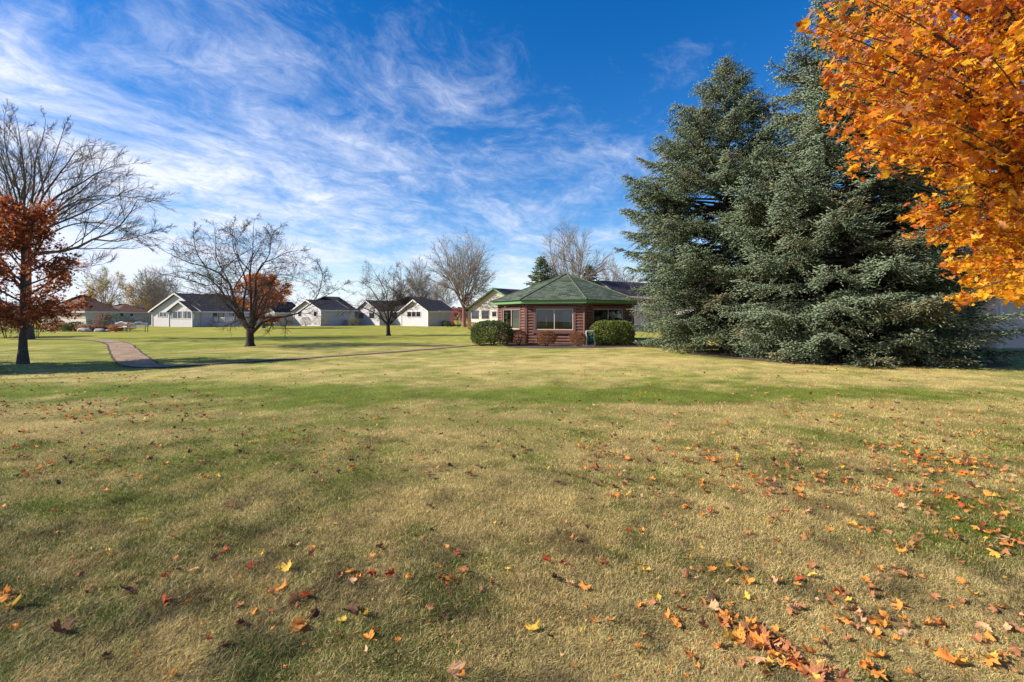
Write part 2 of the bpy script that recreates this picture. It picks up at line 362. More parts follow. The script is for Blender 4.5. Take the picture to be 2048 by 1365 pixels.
# ------------------------------------------------------------------ grass
def build_grass():
    n=1250000
    py=RG.uniform(668,1440,n); keep=RG.random(n)<np.clip((py-655)/160,.25,1); py=py[keep]; n=len(py)
    px=RG.uniform(-200,2250,n)
    d=EYE*F/(py-HY); d=d*(1+RG.normal(0,.02,n)); x=(px-CX)/F*d; y=d
    ok=path_dist(x,y)>np.where(x<-11.5,.47,.26)
    x=x[ok];y=y[ok];d=d[ok];n=len(x)
    g=greenness(x,y)
    isg=RG.random(n)<np.clip(g*1.1+.02,.04,.95); dead=RG.random(n)<.13+.5*np.clip(fbm(x,y,3.1,71,3)-.55,0,1)
    col=np.where(isg[:,None],np.array([.20,.25,.035]),np.array([.70,.545,.22]))
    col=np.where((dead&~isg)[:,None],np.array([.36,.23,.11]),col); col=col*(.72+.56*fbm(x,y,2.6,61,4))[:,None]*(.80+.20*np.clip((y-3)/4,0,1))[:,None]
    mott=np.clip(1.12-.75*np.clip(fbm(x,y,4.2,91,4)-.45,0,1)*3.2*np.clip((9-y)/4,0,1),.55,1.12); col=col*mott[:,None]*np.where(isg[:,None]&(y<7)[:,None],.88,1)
    far=np.clip((y-10)/20,0,1)[:,None]
    col=col*(1-far*.6)+lawn_col(x,y)*1.15*far*.6
    col=col*RG.uniform(.5,1.35,n)[:,None]*(1+RG.normal(0,.06,(n,3)))
    tuft=fbm(x,y,7,21,2)
    h=(.013+.022*RG.random(n))*(.5+1.0*tuft)*np.clip(1-(d-14)/30,.5,1)
    wd=np.maximum(.0024,d*.00055)*RG.uniform(.7,1.3,n)
    ang=RG.uniform(0,2*pi,n); lean_a=fbm(x,y,1.6,31,2)*4*pi+RG.normal(0,1.9,n); lean=h*RG.uniform(.2,1.3,n)
    z0=(fbm(x,y,1.2,3,2)-.5)*.02*np.exp(-y/25)-.003
    B=np.stack([x,y,z0],-1); s=np.stack([np.cos(ang)*wd/2,np.sin(ang)*wd/2,np.zeros(n)],-1)
    L1=np.stack([np.cos(lean_a)*lean,np.sin(lean_a)*lean,h],-1)
    near=d<6.5
    # near blades: bent, 2 segments; far: single triangle
    def pack(V,k,T,c):
        m=len(V); return V.reshape(-1,3),(np.arange(m)[:,None,None]*k+T).reshape(-1,3),np.repeat(c,k,axis=0)
    a=near; mid=B[a]+L1[a]*np.array([.35,.35,.62])
    Vn=np.stack([B[a]-s[a],B[a]+s[a],mid-s[a]*.8,mid+s[a]*.8,B[a]+L1[a]*np.array([1.15,1.15,.95])],1)
    V1,T1,C1=pack(Vn,5,np.array([[0,1,3],[0,3,2],[2,3,4]]),col[a])
    a=~near; Vf=np.stack([B[a]-s[a],B[a]+s[a],B[a]+L1[a]],1)
    V2,T2,C2=pack(Vf,3,np.array([[0,1,2]]),col[a])
    me=tri_mesh('grass',np.vstack([V1,V2]),np.vstack([T1,T2+len(V1)]),np.vstack([C1,C2]))
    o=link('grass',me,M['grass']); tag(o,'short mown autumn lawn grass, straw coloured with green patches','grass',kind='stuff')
build_grass()

# ------------------------------------------------------------------ leaf templates
def maple_outline():
    pts=[]
    lobes=[(90,1.0,.30),(48,.55,0),(28,.92,.28),(-2,.50,0),(-22,.62,.2),(-60,.32,0)]
    right=[(90,1.0),(80,.70),(72,.74),(60,.42),(47,.80),(36,.98),(30,.74),(14,.70),(2,.45),(-14,.62),(-30,.40),(-70,.28)]
    for a,r in right: pts.append((r*cos(R_(a)),r*sin(R_(a))))
    for a,r in right[::-1][:-1]: pts.append((-r*cos(R_(a)),r*sin(R_(a))))
    return np.array(pts)*.5
MO=maple_outline()
def leaf_template(rings=2, curl=0.0, fold=0.0, warp=0.0, seed=0, stem=True):
    rr=np.random.default_rng(seed); K=len(MO); V=[(0,0,0)]
    for j in range(1,rings+1):
        f=j/rings
        for p in MO: V.append((p[0]*f,p[1]*f,0))
    V=np.array(V,float); T=[]
    for i in range(K):
        T.append((0,1+i,1+(i+1)%K))
        for j in range(1,rings):
            a=1+(j-1)*K+i; b=1+(j-1)*K+(i+1)%K; c=a+K; d=b+K; T+=[(a,c,d),(a,d,b)]
    if stem:
        n=len(V); V=np.vstack([V,[(.012,-.1,0),(-.012,-.1,0),(.03,-.62,.04),(.055,-.62,.04)]]); T+=[(n,n+1,n+2),(n,n+2,n+3)]
    r2=(V[:,0]**2+V[:,1]**2)
    z=fold*np.abs(V[:,0])+ warp*(np.sin(V[:,0]*9+rr.uniform(0,6))*np.cos(V[:,1]*8+rr.uniform(0,6)))*.5*np.sqrt(r2)+rr.normal(0,.012,len(V))
    V[:,2]+=z
    if curl!=0:   # roll around an axis
        a=rr.uniform(0,pi); ca,sa=cos(a),sin(a); t=V[:,0]*ca+V[:,1]*sa; q=-V[:,0]*sa+V[:,1]*ca
        k=curl*3.0; rad=1/k; th=t*k
        t2=rad*np.sin(th); z2=rad*(1-np.cos(th)); V[:,0]=t2*ca-q*sa; V[:,1]=t2*sa+q*ca; V[:,2]+=z2
    V[:,2]-=np.percentile(V[:,2],10)
    return V,np.array(T)
def rotmats(n, up_bias=1.0, rng=RG):
    """random frames; normals near +Z when up_bias large"""
    nz=unit(np.stack([rng.normal(0,1,n),rng.normal(0,1,n),np.abs(rng.normal(0,1,n))+up_bias],-1))
    a=unit(rng.normal(0,1,(n,3))); x=unit(a-(a*nz).sum(-1,keepdims=True)*nz); y=np.cross(nz,x)
    return np.stack([x,y,nz],-1)   # columns
def scatter(template, P, S, Rm, C):
    V,T=template; n=len(P); k=len(V)
    W=np.einsum('nij,kj->nki',Rm,V)*np.asarray(S)[:,None,None]+P[:,None,:]
    TT=(np.arange(n)[:,None,None]*k+T[None]).reshape(-1,3)
    return W.reshape(-1,3),TT,np.repeat(C,k,axis=0)
def merge(parts):
    V=[];T=[];C=[];o=0
    for v,t,c in parts:
        V.append(v);T.append(t+o);C.append(c);o+=len(v)
    return np.vstack(V),np.vstack(T),np.vstack(C)
T_MAPLE=[leaf_template(1,0,.25,.0,1),leaf_template(1,.5,.1,.0,2),leaf_template(1,.0,-.3,.0,3),leaf_template(1,.9,.0,.0,4)]
def small_star(curl=0):
    V=np.array([(0,0,0),(0,.5,.05),(.14,.18,0),(.46,.24,.10),(.2,-.05,0),(.25,-.38,.05),(-.25,-.38,.05),(-.2,-.05,0),(-.46,.24,.10),(-.14,.18,0)])
    V[:,2]+=curl*V[:,0]**2*2
    T=np.array([(0,i,i+1) for i in range(1,9)]+[(0,9,1)]); return V,T
T_STAR=small_star(.5)
T_DIAMOND=(np.array([(0,-.5,0),(.28,0,.06),(0,.5,0),(-.28,0,.06)]),np.array([(0,1,2),(0,2,3)]))
T_TUFT=T_DIAMOND
def mixcol(cols, wts, n, jit=.15, rng=RG):
    cols=np.array(cols); i=rng.choice(len(cols),n,p=np.array(wts)/sum(wts)); return np.clip(cols[i]*rng.uniform(1-jit,1+jit,(n,1))*(1+rng.normal(0,.04,(n,3))),0,1)

# ------------------------------------------------------------------ woody plants
def tubes(P,Rd,k):
    """P (N,n,3) polylines, Rd (N,n) radii -> verts, quads"""
    N_,n=P.shape[:2]
    T=np.gradient(P,axis=1); T=unit(T); ref=np.tile(np.array([.31,.17,.93]),(N_,1)); par=np.abs((T[:,0]*ref).sum(-1))>.93; ref[par]=(1,0,0)
    U=unit(np.cross(T,ref[:,None,:])); W=np.cross(T,U)
    a=np.arange(k)*2*pi/k
    V=P[:,:,None,:]+Rd[:,:,None,None]*(np.cos(a)[None,None,:,None]*U[:,:,None,:]+np.sin(a)[None,None,:,None]*W[:,:,None,:])
    idx=np.arange(N_*n*k).reshape(N_,n,k); nx=np.roll(idx,-1,axis=2)
    Q=np.stack([idx[:,:-1],nx[:,:-1],nx[:,1:],idx[:,1:]],-1).reshape(-1,4)
    return V.reshape(-1,3),Q
def grow(P,Rd,m,tmin,tmax,ang,lr,up=.0,wig=.12,n=5,rr=.55,rmin=.006,env=None,rng=RG,tip=True,lmin=.0,angj=.25):
    N_,k=P.shape[:2]; L_=np.linalg.norm(np.diff(P,axis=1),axis=2).sum(1)
    m=np.broadcast_to(np.asarray(m),(N_,)).astype(int)
    par=np.repeat(np.arange(N_),m); M_=len(par)
    j=np.concatenate([np.arange(q) for q in m]) if M_ else np.zeros(0); t=tmin+(tmax-tmin)*(j+rng.random(M_))/np.repeat(np.maximum(m,1),m)
    if tip: t=np.where(j==np.repeat(m-1,m),1.0,t)
    f=t*(k-1); i0=np.minimum(f.astype(int),k-2); w_=(f-i0)[:,None]
    B=P[par,i0]*(1-w_)+P[par,i0+1]*w_; T=unit(P[par,i0+1]-P[par,i0]); rb=(Rd[par,i0]*(1-w_[:,0])+Rd[par,i0+1]*w_[:,0])
    A=unit(rng.normal(0,1,(M_,3))); A=unit(A-(A*T).sum(-1,keepdims=True)*T)
    an=ang*(1+rng.normal(0,angj,M_)); an=np.where(t>=1,an*.45,an)[:,None]
    D=np.cos(an)*T+np.sin(an)*A; D[:,2]+=up*.6; D=unit(D)
    ln=np.maximum(L_[par]*lr*rng.uniform(.6,1.15,M_)*(1.15-.55*t),lmin)
    pts=[B]; d=D.copy(); st=(ln/(n-1))[:,None]
    for _ in range(n-1):
        pts.append(pts[-1]+d*st); d=d+rng.normal(0,wig,(M_,3)); d[:,2]+=up*.35; d=unit(d)
    C=np.stack(pts,1)
    if env is not None:
        e=env(C[:,-1]); s=np.where(e>1,np.clip(1/e**1.5,.12,1),1)[:,None,None]; C=C[:,:1]+(C-C[:,:1])*s
    r0=np.maximum(np.minimum(rb*rr*rng.uniform(.8,1.15,M_),rb*.9),rmin); Rn=r0[:,None]*np.linspace(1,.45,n)[None,:]; Rn=np.maximum(Rn,rmin*.7)
    return C,Rn
def ellip(c,r):
    c=np.array(c);r=np.array(r); return lambda p: np.sqrt((((p-c)/r)**2).sum(-1))
def limb(pts,r0,r1,n=9):
    P=np.array(pts,float)
    Q=resample(P,6); s=np.r_[0,np.cumsum(np.linalg.norm(np.diff(Q,axis=0),axis=1))]; q=np.linspace(0,s[-1],n)
    Q=np.stack([np.interp(q,s,Q[:,i]) for i in range(3)],-1); return Q,np.linspace(1,0,n)**.8*(r0-r1)+r1
def woody(root,name,sets,k,mat):
    vs=[];qs=[];o=0
    for (P,Rd),kk in zip(sets,k):
        V,Q=tubes(P,Rd,kk); vs.append(V);qs.append(Q+o);o+=len(V)
    me=tri_mesh(name,np.vstack(vs),np.vstack(qs),smooth=True); return link(name,me,mat,root)

def tree_root(name,base,label,cat,group=None): return empty(name,(0,0,0),0,label,cat,group)
def flare(base,top,r0,r1,n=8):
    P=np.linspace(base,top,n); P[0,2]-=.05; Rr=np.linspace(r0,r1,n); Rr[0]*=1.5; Rr[1]*=1.08
    return P[None],Rr[None]

def bare_tree(base,H,W,label,group,trunk_h,r0,mats,nl=6,seed=1,levels=4,spread=.5,up=.05,mults=(7,7,6),name='bare_tree',tw=.008,leaves=None,env=None,cat='tree',vase=False):
    rg=np.random.default_rng(seed); base=np.array(base,float)
    root=empty(name,base,0,label,cat,group); b0=np.zeros(3)
    top=b0+np.array([rg.normal(0,.1),rg.normal(0,.1),trunk_h])
    trunk=flare(b0,top,r0,r0*.7)
    env=env or ellip((0,0,trunk_h*.75+(H-trunk_h*.75)*.5),(W/2,W/2,(H-trunk_h*.75)*.5))
    PP=[];RR=[]; nl=int(nl*1.6)
    for i in range(nl):
        az=2*pi*i/nl+rg.uniform(-.4,.4); el=R_(rg.uniform(25,70)) if i else R_(86)
        if vase: el=R_(rg.uniform(55,78))
        l=(H-trunk_h)*rg.uniform(.62,.9)*(1 if i else 1.05)
        d=np.array([cos(az)*cos(el),sin(az)*cos(el),sin(el)]); st=top-np.array([0,0,rg.uniform(0,trunk_h*.25)])
        p=[st]; 
        for s in range(8):
            d=d+np.array([0,0,.035])+rg.normal(0,.08,3); d/=np.linalg.norm(d); p.append(p[-1]+d*l/8)
        PP.append(p); RR.append(np.linspace(r0*.5*rg.uniform(.6,1.05),r0*.07,9))
    L1=(np.array(PP),np.array(RR))
    e=env(L1[0][:,-1]); tgt=rg.uniform(.72,.93,len(e)); P_=L1[0]
    for _ in range(6): e=env(P_[:,-1]); s=np.clip(tgt/e,.7,1.25)[:,None,None]; P_=P_[:,:1]+(P_-P_[:,:1])*s
    L1=(P_,L1[1])
    L2=grow(*L1,mults[0]+2,.2,1,R_(40),.62,up,.10,7,.6,tw*1.2,env,rg)
    L3=grow(*L2,mults[1],.15,1,R_(40),.55,up,.10,5,.6,tw,env,rg)
    L4=grow(*L3,mults[2],.1,1,R_(38),.6,up,.10,4,.65,tw*.8,env,rg,lmin=.25)
    woody(root,'trunk',[trunk],[10],mats[0]); woody(root,'branches',[L1,L2],[7,5],mats[0])
    woody(root,'twigs',[L3,L4],[4,3],mats[1])
    if leaves:
        n,sz,cols,wts=leaves; ends=np.concatenate([L4[0].reshape(-1,3),L3[0][:,2:].reshape(-1,3)]); i=rg.integers(0,len(ends),n)
        P=ends[i]+rg.normal(0,sz*.9,(n,3)); V,T,C=scatter(T_STAR,P,rg.uniform(.6,1.2,n)*sz,rotmats(n,.2,rg),mixcol(cols,wts,n,.25,rg))
        link('foliage',tri_mesh('foliage',V,T,C),M['leafcol'],root)
    return root

# ---- the bare crab apple trees on the lawn (limbs follow the photograph)
def crab(base,limbs,label,seed,r0,fork,env,scale=1.0,extra=5,fruit=600):
    rg=np.random.default_rng(seed); d=base[1]
    root=empty('crab_apple_tree',base,0,label,'tree','bare crab apple trees on the lawn'); b=np.array(base)
    tr=flare(np.zeros(3),fork-b,r0*1.05,r0*.86)
    PP=[];RR=[]
    for pts,ra,dd in limbs:
        k=len(pts); P=[PX(px,py,d+dd*(i/(k-1))) for i,(px,py) in enumerate(pts)]
        P=np.array(P)-b; q,r=limb(P,ra*.8,.008,9); r=.008+(r-.008)*np.linspace(1,.35,9); PP.append(q);RR.append(r)
    f=fork-b
    for i in range(extra):
        az=(pi/2 if i%2 else -pi/2)+rg.uniform(-.9,.9); el=R_(rg.uniform(25,60)); l=rg.uniform(2.6,3.8)*scale
        dd_=np.array([cos(az)*cos(el),sin(az)*cos(el),sin(el)]); p=[f]
        for s in range(8):
            dd_=dd_+rg.normal(0,.13,3)+np.array([0,0,.02]); dd_/=np.linalg.norm(dd_); p.append(p[-1]+dd_*l/8)
        PP.append(np.array(p)); RR.append(np.linspace(r0*.36,.008,9))
    L1=(np.array(PP),np.array(RR))
    L2=grow(*L1,10,.22,1,R_(50),.42,.03,.20,7,.45,.007,env,rg,angj=.35)
    L3=grow(*L2,11,.12,1,R_(52),.50,.04,.24,5,.6,.0055,env,rg,angj=.4)
    L4=grow(*L3,6,.1,1,R_(55),.60,.03,.25,4,.7,.0045,env,rg,lmin=.13,angj=.4)
    woody(root,'trunk',[tr],[12],M['bark_dark']); woody(root,'branches',[L1,L2],[8,5],M['bark_dark']); woody(root,'twigs',[L3,L4],[4,3],M['twig'])
    e=L4[0].reshape(-1,3); i=rg.integers(0,len(e),fruit); V,T,C=scatter(T_STAR,e[i],rg.uniform(.03,.07,fruit),rotmats(fruit,0,rg),mixcol([(.16,.05,.03),(.1,.06,.03),(.3,.18,.08)],[3,3,1],fruit,.2,rg))
    tag(link('withered_fruit',tri_mesh('withered_fruit',V,T,C),M['leafcol'],root),kind='stuff')
    return root
def c3(pts): return [(280+a*.2198,420+b*.2198) for a,b in pts]
b1=GX(500,693); f1=PX(500,661,b1[1])
limbs1=[(c3([(990,1090),(870,950),(860,860),(830,700),(740,590),(600,520),(470,490),(330,430),(200,365)]),.13,1.2),
 (c3([(970,1080),(880,900),(760,770),(660,640),(500,570),(360,565),(230,590)]),.10,-1.5),
 (c3([(1010,1080),(1010,820),(1000,560),(1025,400),(1030,250),(1035,120)]),.11,.6),
 (c3([(1020,1090),(1055,850),(1050,600),(1120,480),(1240,440),(1340,385),(1440,370)]),.10,-.8),
 (c3([(1030,1110),(1150,1000),(1280,975),(1400,960),(1500,900),(1570,840),(1700,780),(1840,700)]),.105,-.6),
 (c3([(1560,850),(1620,770),(1655,640),(1660,560),(1610,480)]),.035,-.6),
 (c3([(960,1060),(930,900),(970,680),(920,520),(850,350),(840,260),(850,140)]),.09,1.6),
 (c3([(1030,1090),(1090,850),(1200,700),(1220,600),(1330,590),(1480,640)]),.07,1.8),
 (c3([(985,1080),(900,930),(760,770),(620,780),(480,760),(330,740)]),.06,1.0),
 (c3([(830,700),(700,440),(690,300),(680,160)]),.05,.6),(c3([(600,520),(520,400),(490,260),(490,170)]),.04,.8),
 (c3([(1005,560),(900,440),(870,300),(960,180)]),.04,-1.0),(c3([(1050,600),(1180,400),(1190,260),(1240,180)]),.045,-.9)]
crab(b1,limbs1,'large bare crab apple tree with forking black limbs, left of centre on the lawn',21,.185,f1,ellip((-.3,0,3.35),(3.9,3.6,2.75)),extra=5)
def c4(pts): return [(640+a*.205,440+b*.205) for a,b in pts]
b2=GX(777,672); f2=PX(776,650,b2[1])
limbs2=[(c4([(665,1020),(600,960),(520,900),(420,860),(330,830),(200,900)]),.08,.5),(c4([(665,1010),(620,880),(560,760),(470,650),(370,600),(300,600)]),.08,1.5),
 (c4([(670,1010),(660,850),(640,700),(560,560),(500,450)]),.08,-1),(c4([(675,1010),(700,850),(720,700),(720,560),(740,500)]),.08,.5),
 (c4([(680,1010),(740,900),(800,760),(850,650),(860,560)]),.07,-1.4),(c4([(680,1020),(760,940),(860,870),(960,800),(1010,740)]),.07,.9),(c4([(670,1010),(640,800),(600,640),(640,520)]),.06,1.6)]
crab(b2,limbs2,'smaller bare crab apple tree standing near the middle of the far lawn',22,.15,f2,ellip((-.1,0,3.0),(3.2,3.1,2.5)),extra=4,scale=.85)

# ---- big bare tree far left
def c1(pts): return [(a*.3958,200+b*.3958) for a,b in pts]
bb=GX(54,679.5); d=bb[1]; root=empty('bare_tree',bb,0,'tall wide bare tree at the far left, rising behind the small rusty maple','tree')
rg=np.random.default_rng(5); fk=PX(53,470,d)-bb
tr=flare(np.zeros(3),fk,.27,.20,10)
LM=[([(135,700),(200,580),(300,480),(400,430),(470,380),(560,340),(620,330)],.13,1.5),([(130,680),(120,560),(125,420),(110,260),(85,100)],.11,0),
 ([(140,690),(200,520),(280,400),(350,310),(400,240),(480,230)],.10,-2.),([(150,780),(260,770),(370,755),(470,705),(560,670),(640,600),(700,500),(770,500)],.12,.8),
 ([(470,705),(600,715),(700,690),(820,650)],.05,.8),([(135,660),(170,450),(180,300),(220,180),(230,100)],.10,2.5),([(180,740),(240,620),(300,560),(420,500),(560,480),(690,500)],.07,2.),
 ([(125,650),(60,500),(20,350),(-30,200)],.10,1.),([(125,700),(20,600),(-120,500),(-250,430)],.11,-1.),([(125,740),(0,700),(-150,680),(-300,640)],.10,1.),
 ([(130,640),(90,450),(30,250),(20,90)],.08,-2.5),([(220,700),(330,640),(450,620),(600,640),(720,720)],.06,-1.5),([(150,800),(260,850),(380,850),(520,830)],.05,1.),([(130,620),(250,350),(300,220),(330,120)],.07,3.)]
PP=[];RR=[]
for pts,ra,dd in LM:
    q=c1(pts); P=np.array([PX(a,b,d+dd*i/(len(q)-1)) for i,(a,b) in enumerate(q)])-bb; p,r=limb(P,ra,.012,10); r=.012+(r-.012)*np.linspace(1,.4,10); PP.append(p);RR.append(r)
for i in range(9):
    az=rg.uniform(0,2*pi); el=R_(rg.uniform(15,65)); dd_=np.array([cos(az)*cos(el),sin(az)*cos(el),sin(el)]); p=[fk*rg.uniform(.75,1)]
    for s in range(9): dd_=unit(dd_+rg.normal(0,.08,3)+np.array([0,0,.03])); p.append(p[-1]+dd_*.75)
    PP.append(np.array(p)); RR.append(np.linspace(.08,.012,10))
env=ellip((0,0,7.5),(7.5,7,5.5)); L1=(np.array(PP),np.array(RR))
L2=grow(*L1,11,.2,1,R_(34),.42,.09,.09,7,.45,.011,env,rg); L3=grow(*L2,8,.12,1,R_(32),.5,.09,.09,5,.6,.008,env,rg); L4=grow(*L3,6,.1,1,R_(30),.6,.08,.09,4,.7,.006,env,rg,lmin=.3)
woody(root,'trunk',[tr],[12],M['bark']); woody(root,'branches',[L1,L2],[8,5],M['bark']); woody(root,'twigs',[L3,L4],[4,3],M['twig'])

# ---- other bare trees
g_bare='bare trees beyond the lawn'
bare_tree(GX(928,654.5),12.3,9.4,'tall bare ash tree between the far houses and the log pavilion','bare trees beyond the lawn',3.2,.26,(M['bark_grey'],M['twig_grey']),8,31,tw=.014,mults=(10,9,4))
bare_tree((5.9,47,0),10.4,7.2,'bare tree rising directly behind the green pavilion roof',g_bare,3.6,.2,(M['bark_grey'],M['twig_grey']),8,32,tw=.011,mults=(10,8,4))
bare_tree((11.5,52,0),7.6,5.0,'thin bare tree between pavilion roof and the spruces',g_bare,2.2,.12,(M['bark_grey'],M['twig_grey']),6,33,tw=.012,mults=(7,7,5),vase=True)
bare_tree((-16.5,80,0),10.6,6.6,'slender vase-shaped bare tree behind the smaller crab apple',g_bare,1.5,.16,(M['bark_grey'],M['twig_grey']),9,34,tw=.018,mults=(8,8,5),vase=True)
bare_tree((-13.0,88,0),9.2,8.0,'hazy bare tree left of the tall ash, behind the far roofs',g_bare,2.2,.16,(M['bark_grey'],M['twig_grey']),7,44,tw=.018,mults=(8,7,5))
YL=[(.62,.44,.07),(.42,.36,.08),(.7,.5,.12)]
bare_tree((-74,88,0),9.8,6.5,'yellow green tree behind the brown roofed house, leftmost of its pair',None,2.5,.16,(M['bark_grey'],M['twig_grey']),7,35,tw=.018,leaves=(6500,.17,YL,[2,2,1]),mults=(7,6,4),name='yellow_tree')
bare_tree((-68,90,0),8.6,6.0,'thin yellow green tree behind the ridge of the brown roofed house',None,2.5,.16,(M['bark_grey'],M['twig_grey']),7,36,tw=.018,leaves=(4500,.17,YL,[1,3,1]),mults=(7,6,4),name='yellow_tree')
bare_tree((-64.5,86,0),8.2,6.5,'golden half bare tree behind the brown roof, beside the bare thin one',None,2.0,.16,(M['bark_grey'],M['twig_grey']),7,37,tw=.018,leaves=(4500,.17,[(.68,.42,.06),(.5,.38,.08)],[2,1]),mults=(7,6,4),name='yellow_tree')
bare_tree((-60.0,82,0),9.6,7.0,'thin many-stemmed bare tree above the brown roof end',g_bare,1.2,.14,(M['bark_grey'],M['twig_grey']),9,38,tw=.016,mults=(7,7,4),vase=True)

# ---- leafy deciduous trees
def leafy(base,H,W,trunk_h,r0,n,sz,cols,wts,label,cat='tree',seed=1,name='maple_tree',nl=8,tmpl=None,cz=None,rz=None,mat=None,group=None):
    rg=np.random.default_rng(seed); root=empty(name,base,0,label,cat,group)
    cz=cz if cz else (H+trunk_h)/2; rz=rz if rz else (H-trunk_h)/2; env=ellip((0,0,cz),(W/2,W/2,rz))
    tr=flare(np.zeros(3),np.array([0,0,H*.82]),r0,.03,10)
    PP=[];RR=[]
    for i in range(nl*2):
        t=(i+.5)/(nl*2); z=trunk_h+(H*.8-trunk_h)*t; az=i*2.4+rg.uniform(-.3,.3); el=R_(6+56*t+rg.uniform(-8,8)); l=W*.5*(1.05-.55*t)
        d_=np.array([cos(az)*cos(el),sin(az)*cos(el),sin(el)]); p=[np.array([0,0,z])]
        for s in range(6): d_=unit(d_+rg.normal(0,.1,3)+np.array([0,0,.05])); p.append(p[-1]+d_*l/6)
        PP.append(p);RR.append(np.linspace(r0*.38*(1-.6*t),.012,7))
    P_=np.array(PP)
    for _ in range(5): e=env(P_[:,-1]); s=np.where(e>.9,np.clip(.9/e,.6,1),1)[:,None,None]; P_=P_[:,:1]+(P_-P_[:,:1])*s
    L1=(P_,np.array(RR)); L2=grow(*L1,6,.25,1,R_(45),.5,.06,.12,5,.55,.008,env,rg); L3=grow(*L2,5,.15,1,R_(45),.55,.04,.14,4,.6,.006,env,rg)
    woody(root,'trunk',[tr],[12],M['bark']); woody(root,'branches',[L1,L2,L3],[6,4,3],M['bark'])
    ends=np.concatenate([L3[0].reshape(-1,3),L2[0][:,2:].reshape(-1,3)]); P=ends[rg.integers(0,len(ends),n)]+rg.normal(0,sz*.8,(n,3)); P=P[env(P)<1.12]; n=len(P)
    V,T,C=scatter(tmpl or T_STAR,P,rg.uniform(.6,1.2,n)*sz,rotmats(n,.3,rg),mixcol(cols,wts,n,.3,rg))
    link('crown',tri_mesh('crown',V,T,C),mat or M['mapleleaf'],root); return root
bm=GX(46,728)
leafy(bm,5.3,3.6,1.0,.115,7800,.12,[(.42,.12,.035),(.25,.06,.03),(.62,.22,.05),(.30,.12,.06)],[3,3,2,1.5],'small rusty orange maple with dark trunk at the left edge of the lawn',seed=61,cz=3.05,rz=2.15,nl=13)
leafy((-29.8,58,0),6.3,7.6,1.0,.16,13000,.22,[(.80,.27,.03),(.62,.17,.03),(.85,.36,.04),(.42,.12,.03)],[3,2,2,1],'round orange tree seen through the large crab apple limbs',seed=62,cz=3.6,rz=2.7,name='orange_tree')
leafy((-6.3,70,0),5.0,3.2,.4,.08,2200,.16,[(.30,.05,.03),(.22,.09,.04)],[2,1],'dull red tree behind the end of the far white house',seed=63,name='red_tree')

# ------------------------------------------------------------------ spruces
def spindle():
    V=[(0,0,0)]+[(cos(a)*1.0,sin(a)*1.0,.38) for a in (0,2.09,4.19)]+[(0,0,1)]
    return np.array(V),np.array([(0,2,1),(0,3,2),(0,1,3),(1,2,4),(2,3,4),(3,1,4)])
SPV,SPT=spindle()
def spindles(B,D,Ln,Rd,C):
    D=unit(D); ref=np.where(np.abs(D[:,2:3])>.9,np.array([[1.,0,0]]),np.array([[0,0,1.]])); U=unit(np.cross(D,ref)); W=np.cross(D,U)
    V=B[:,None,:]+ (SPV[None,:,0:1]*U[:,None,:]+SPV[None,:,1:2]*W[:,None,:])*Rd[:,None,None]+SPV[None,:,2:3]*D[:,None,:]*Ln[:,None,None]
    n=len(B); T=(np.arange(n)[:,None,None]*5+SPT[None]).reshape(-1,3); return V.reshape(-1,3),T,np.repeat(C,5,axis=0)
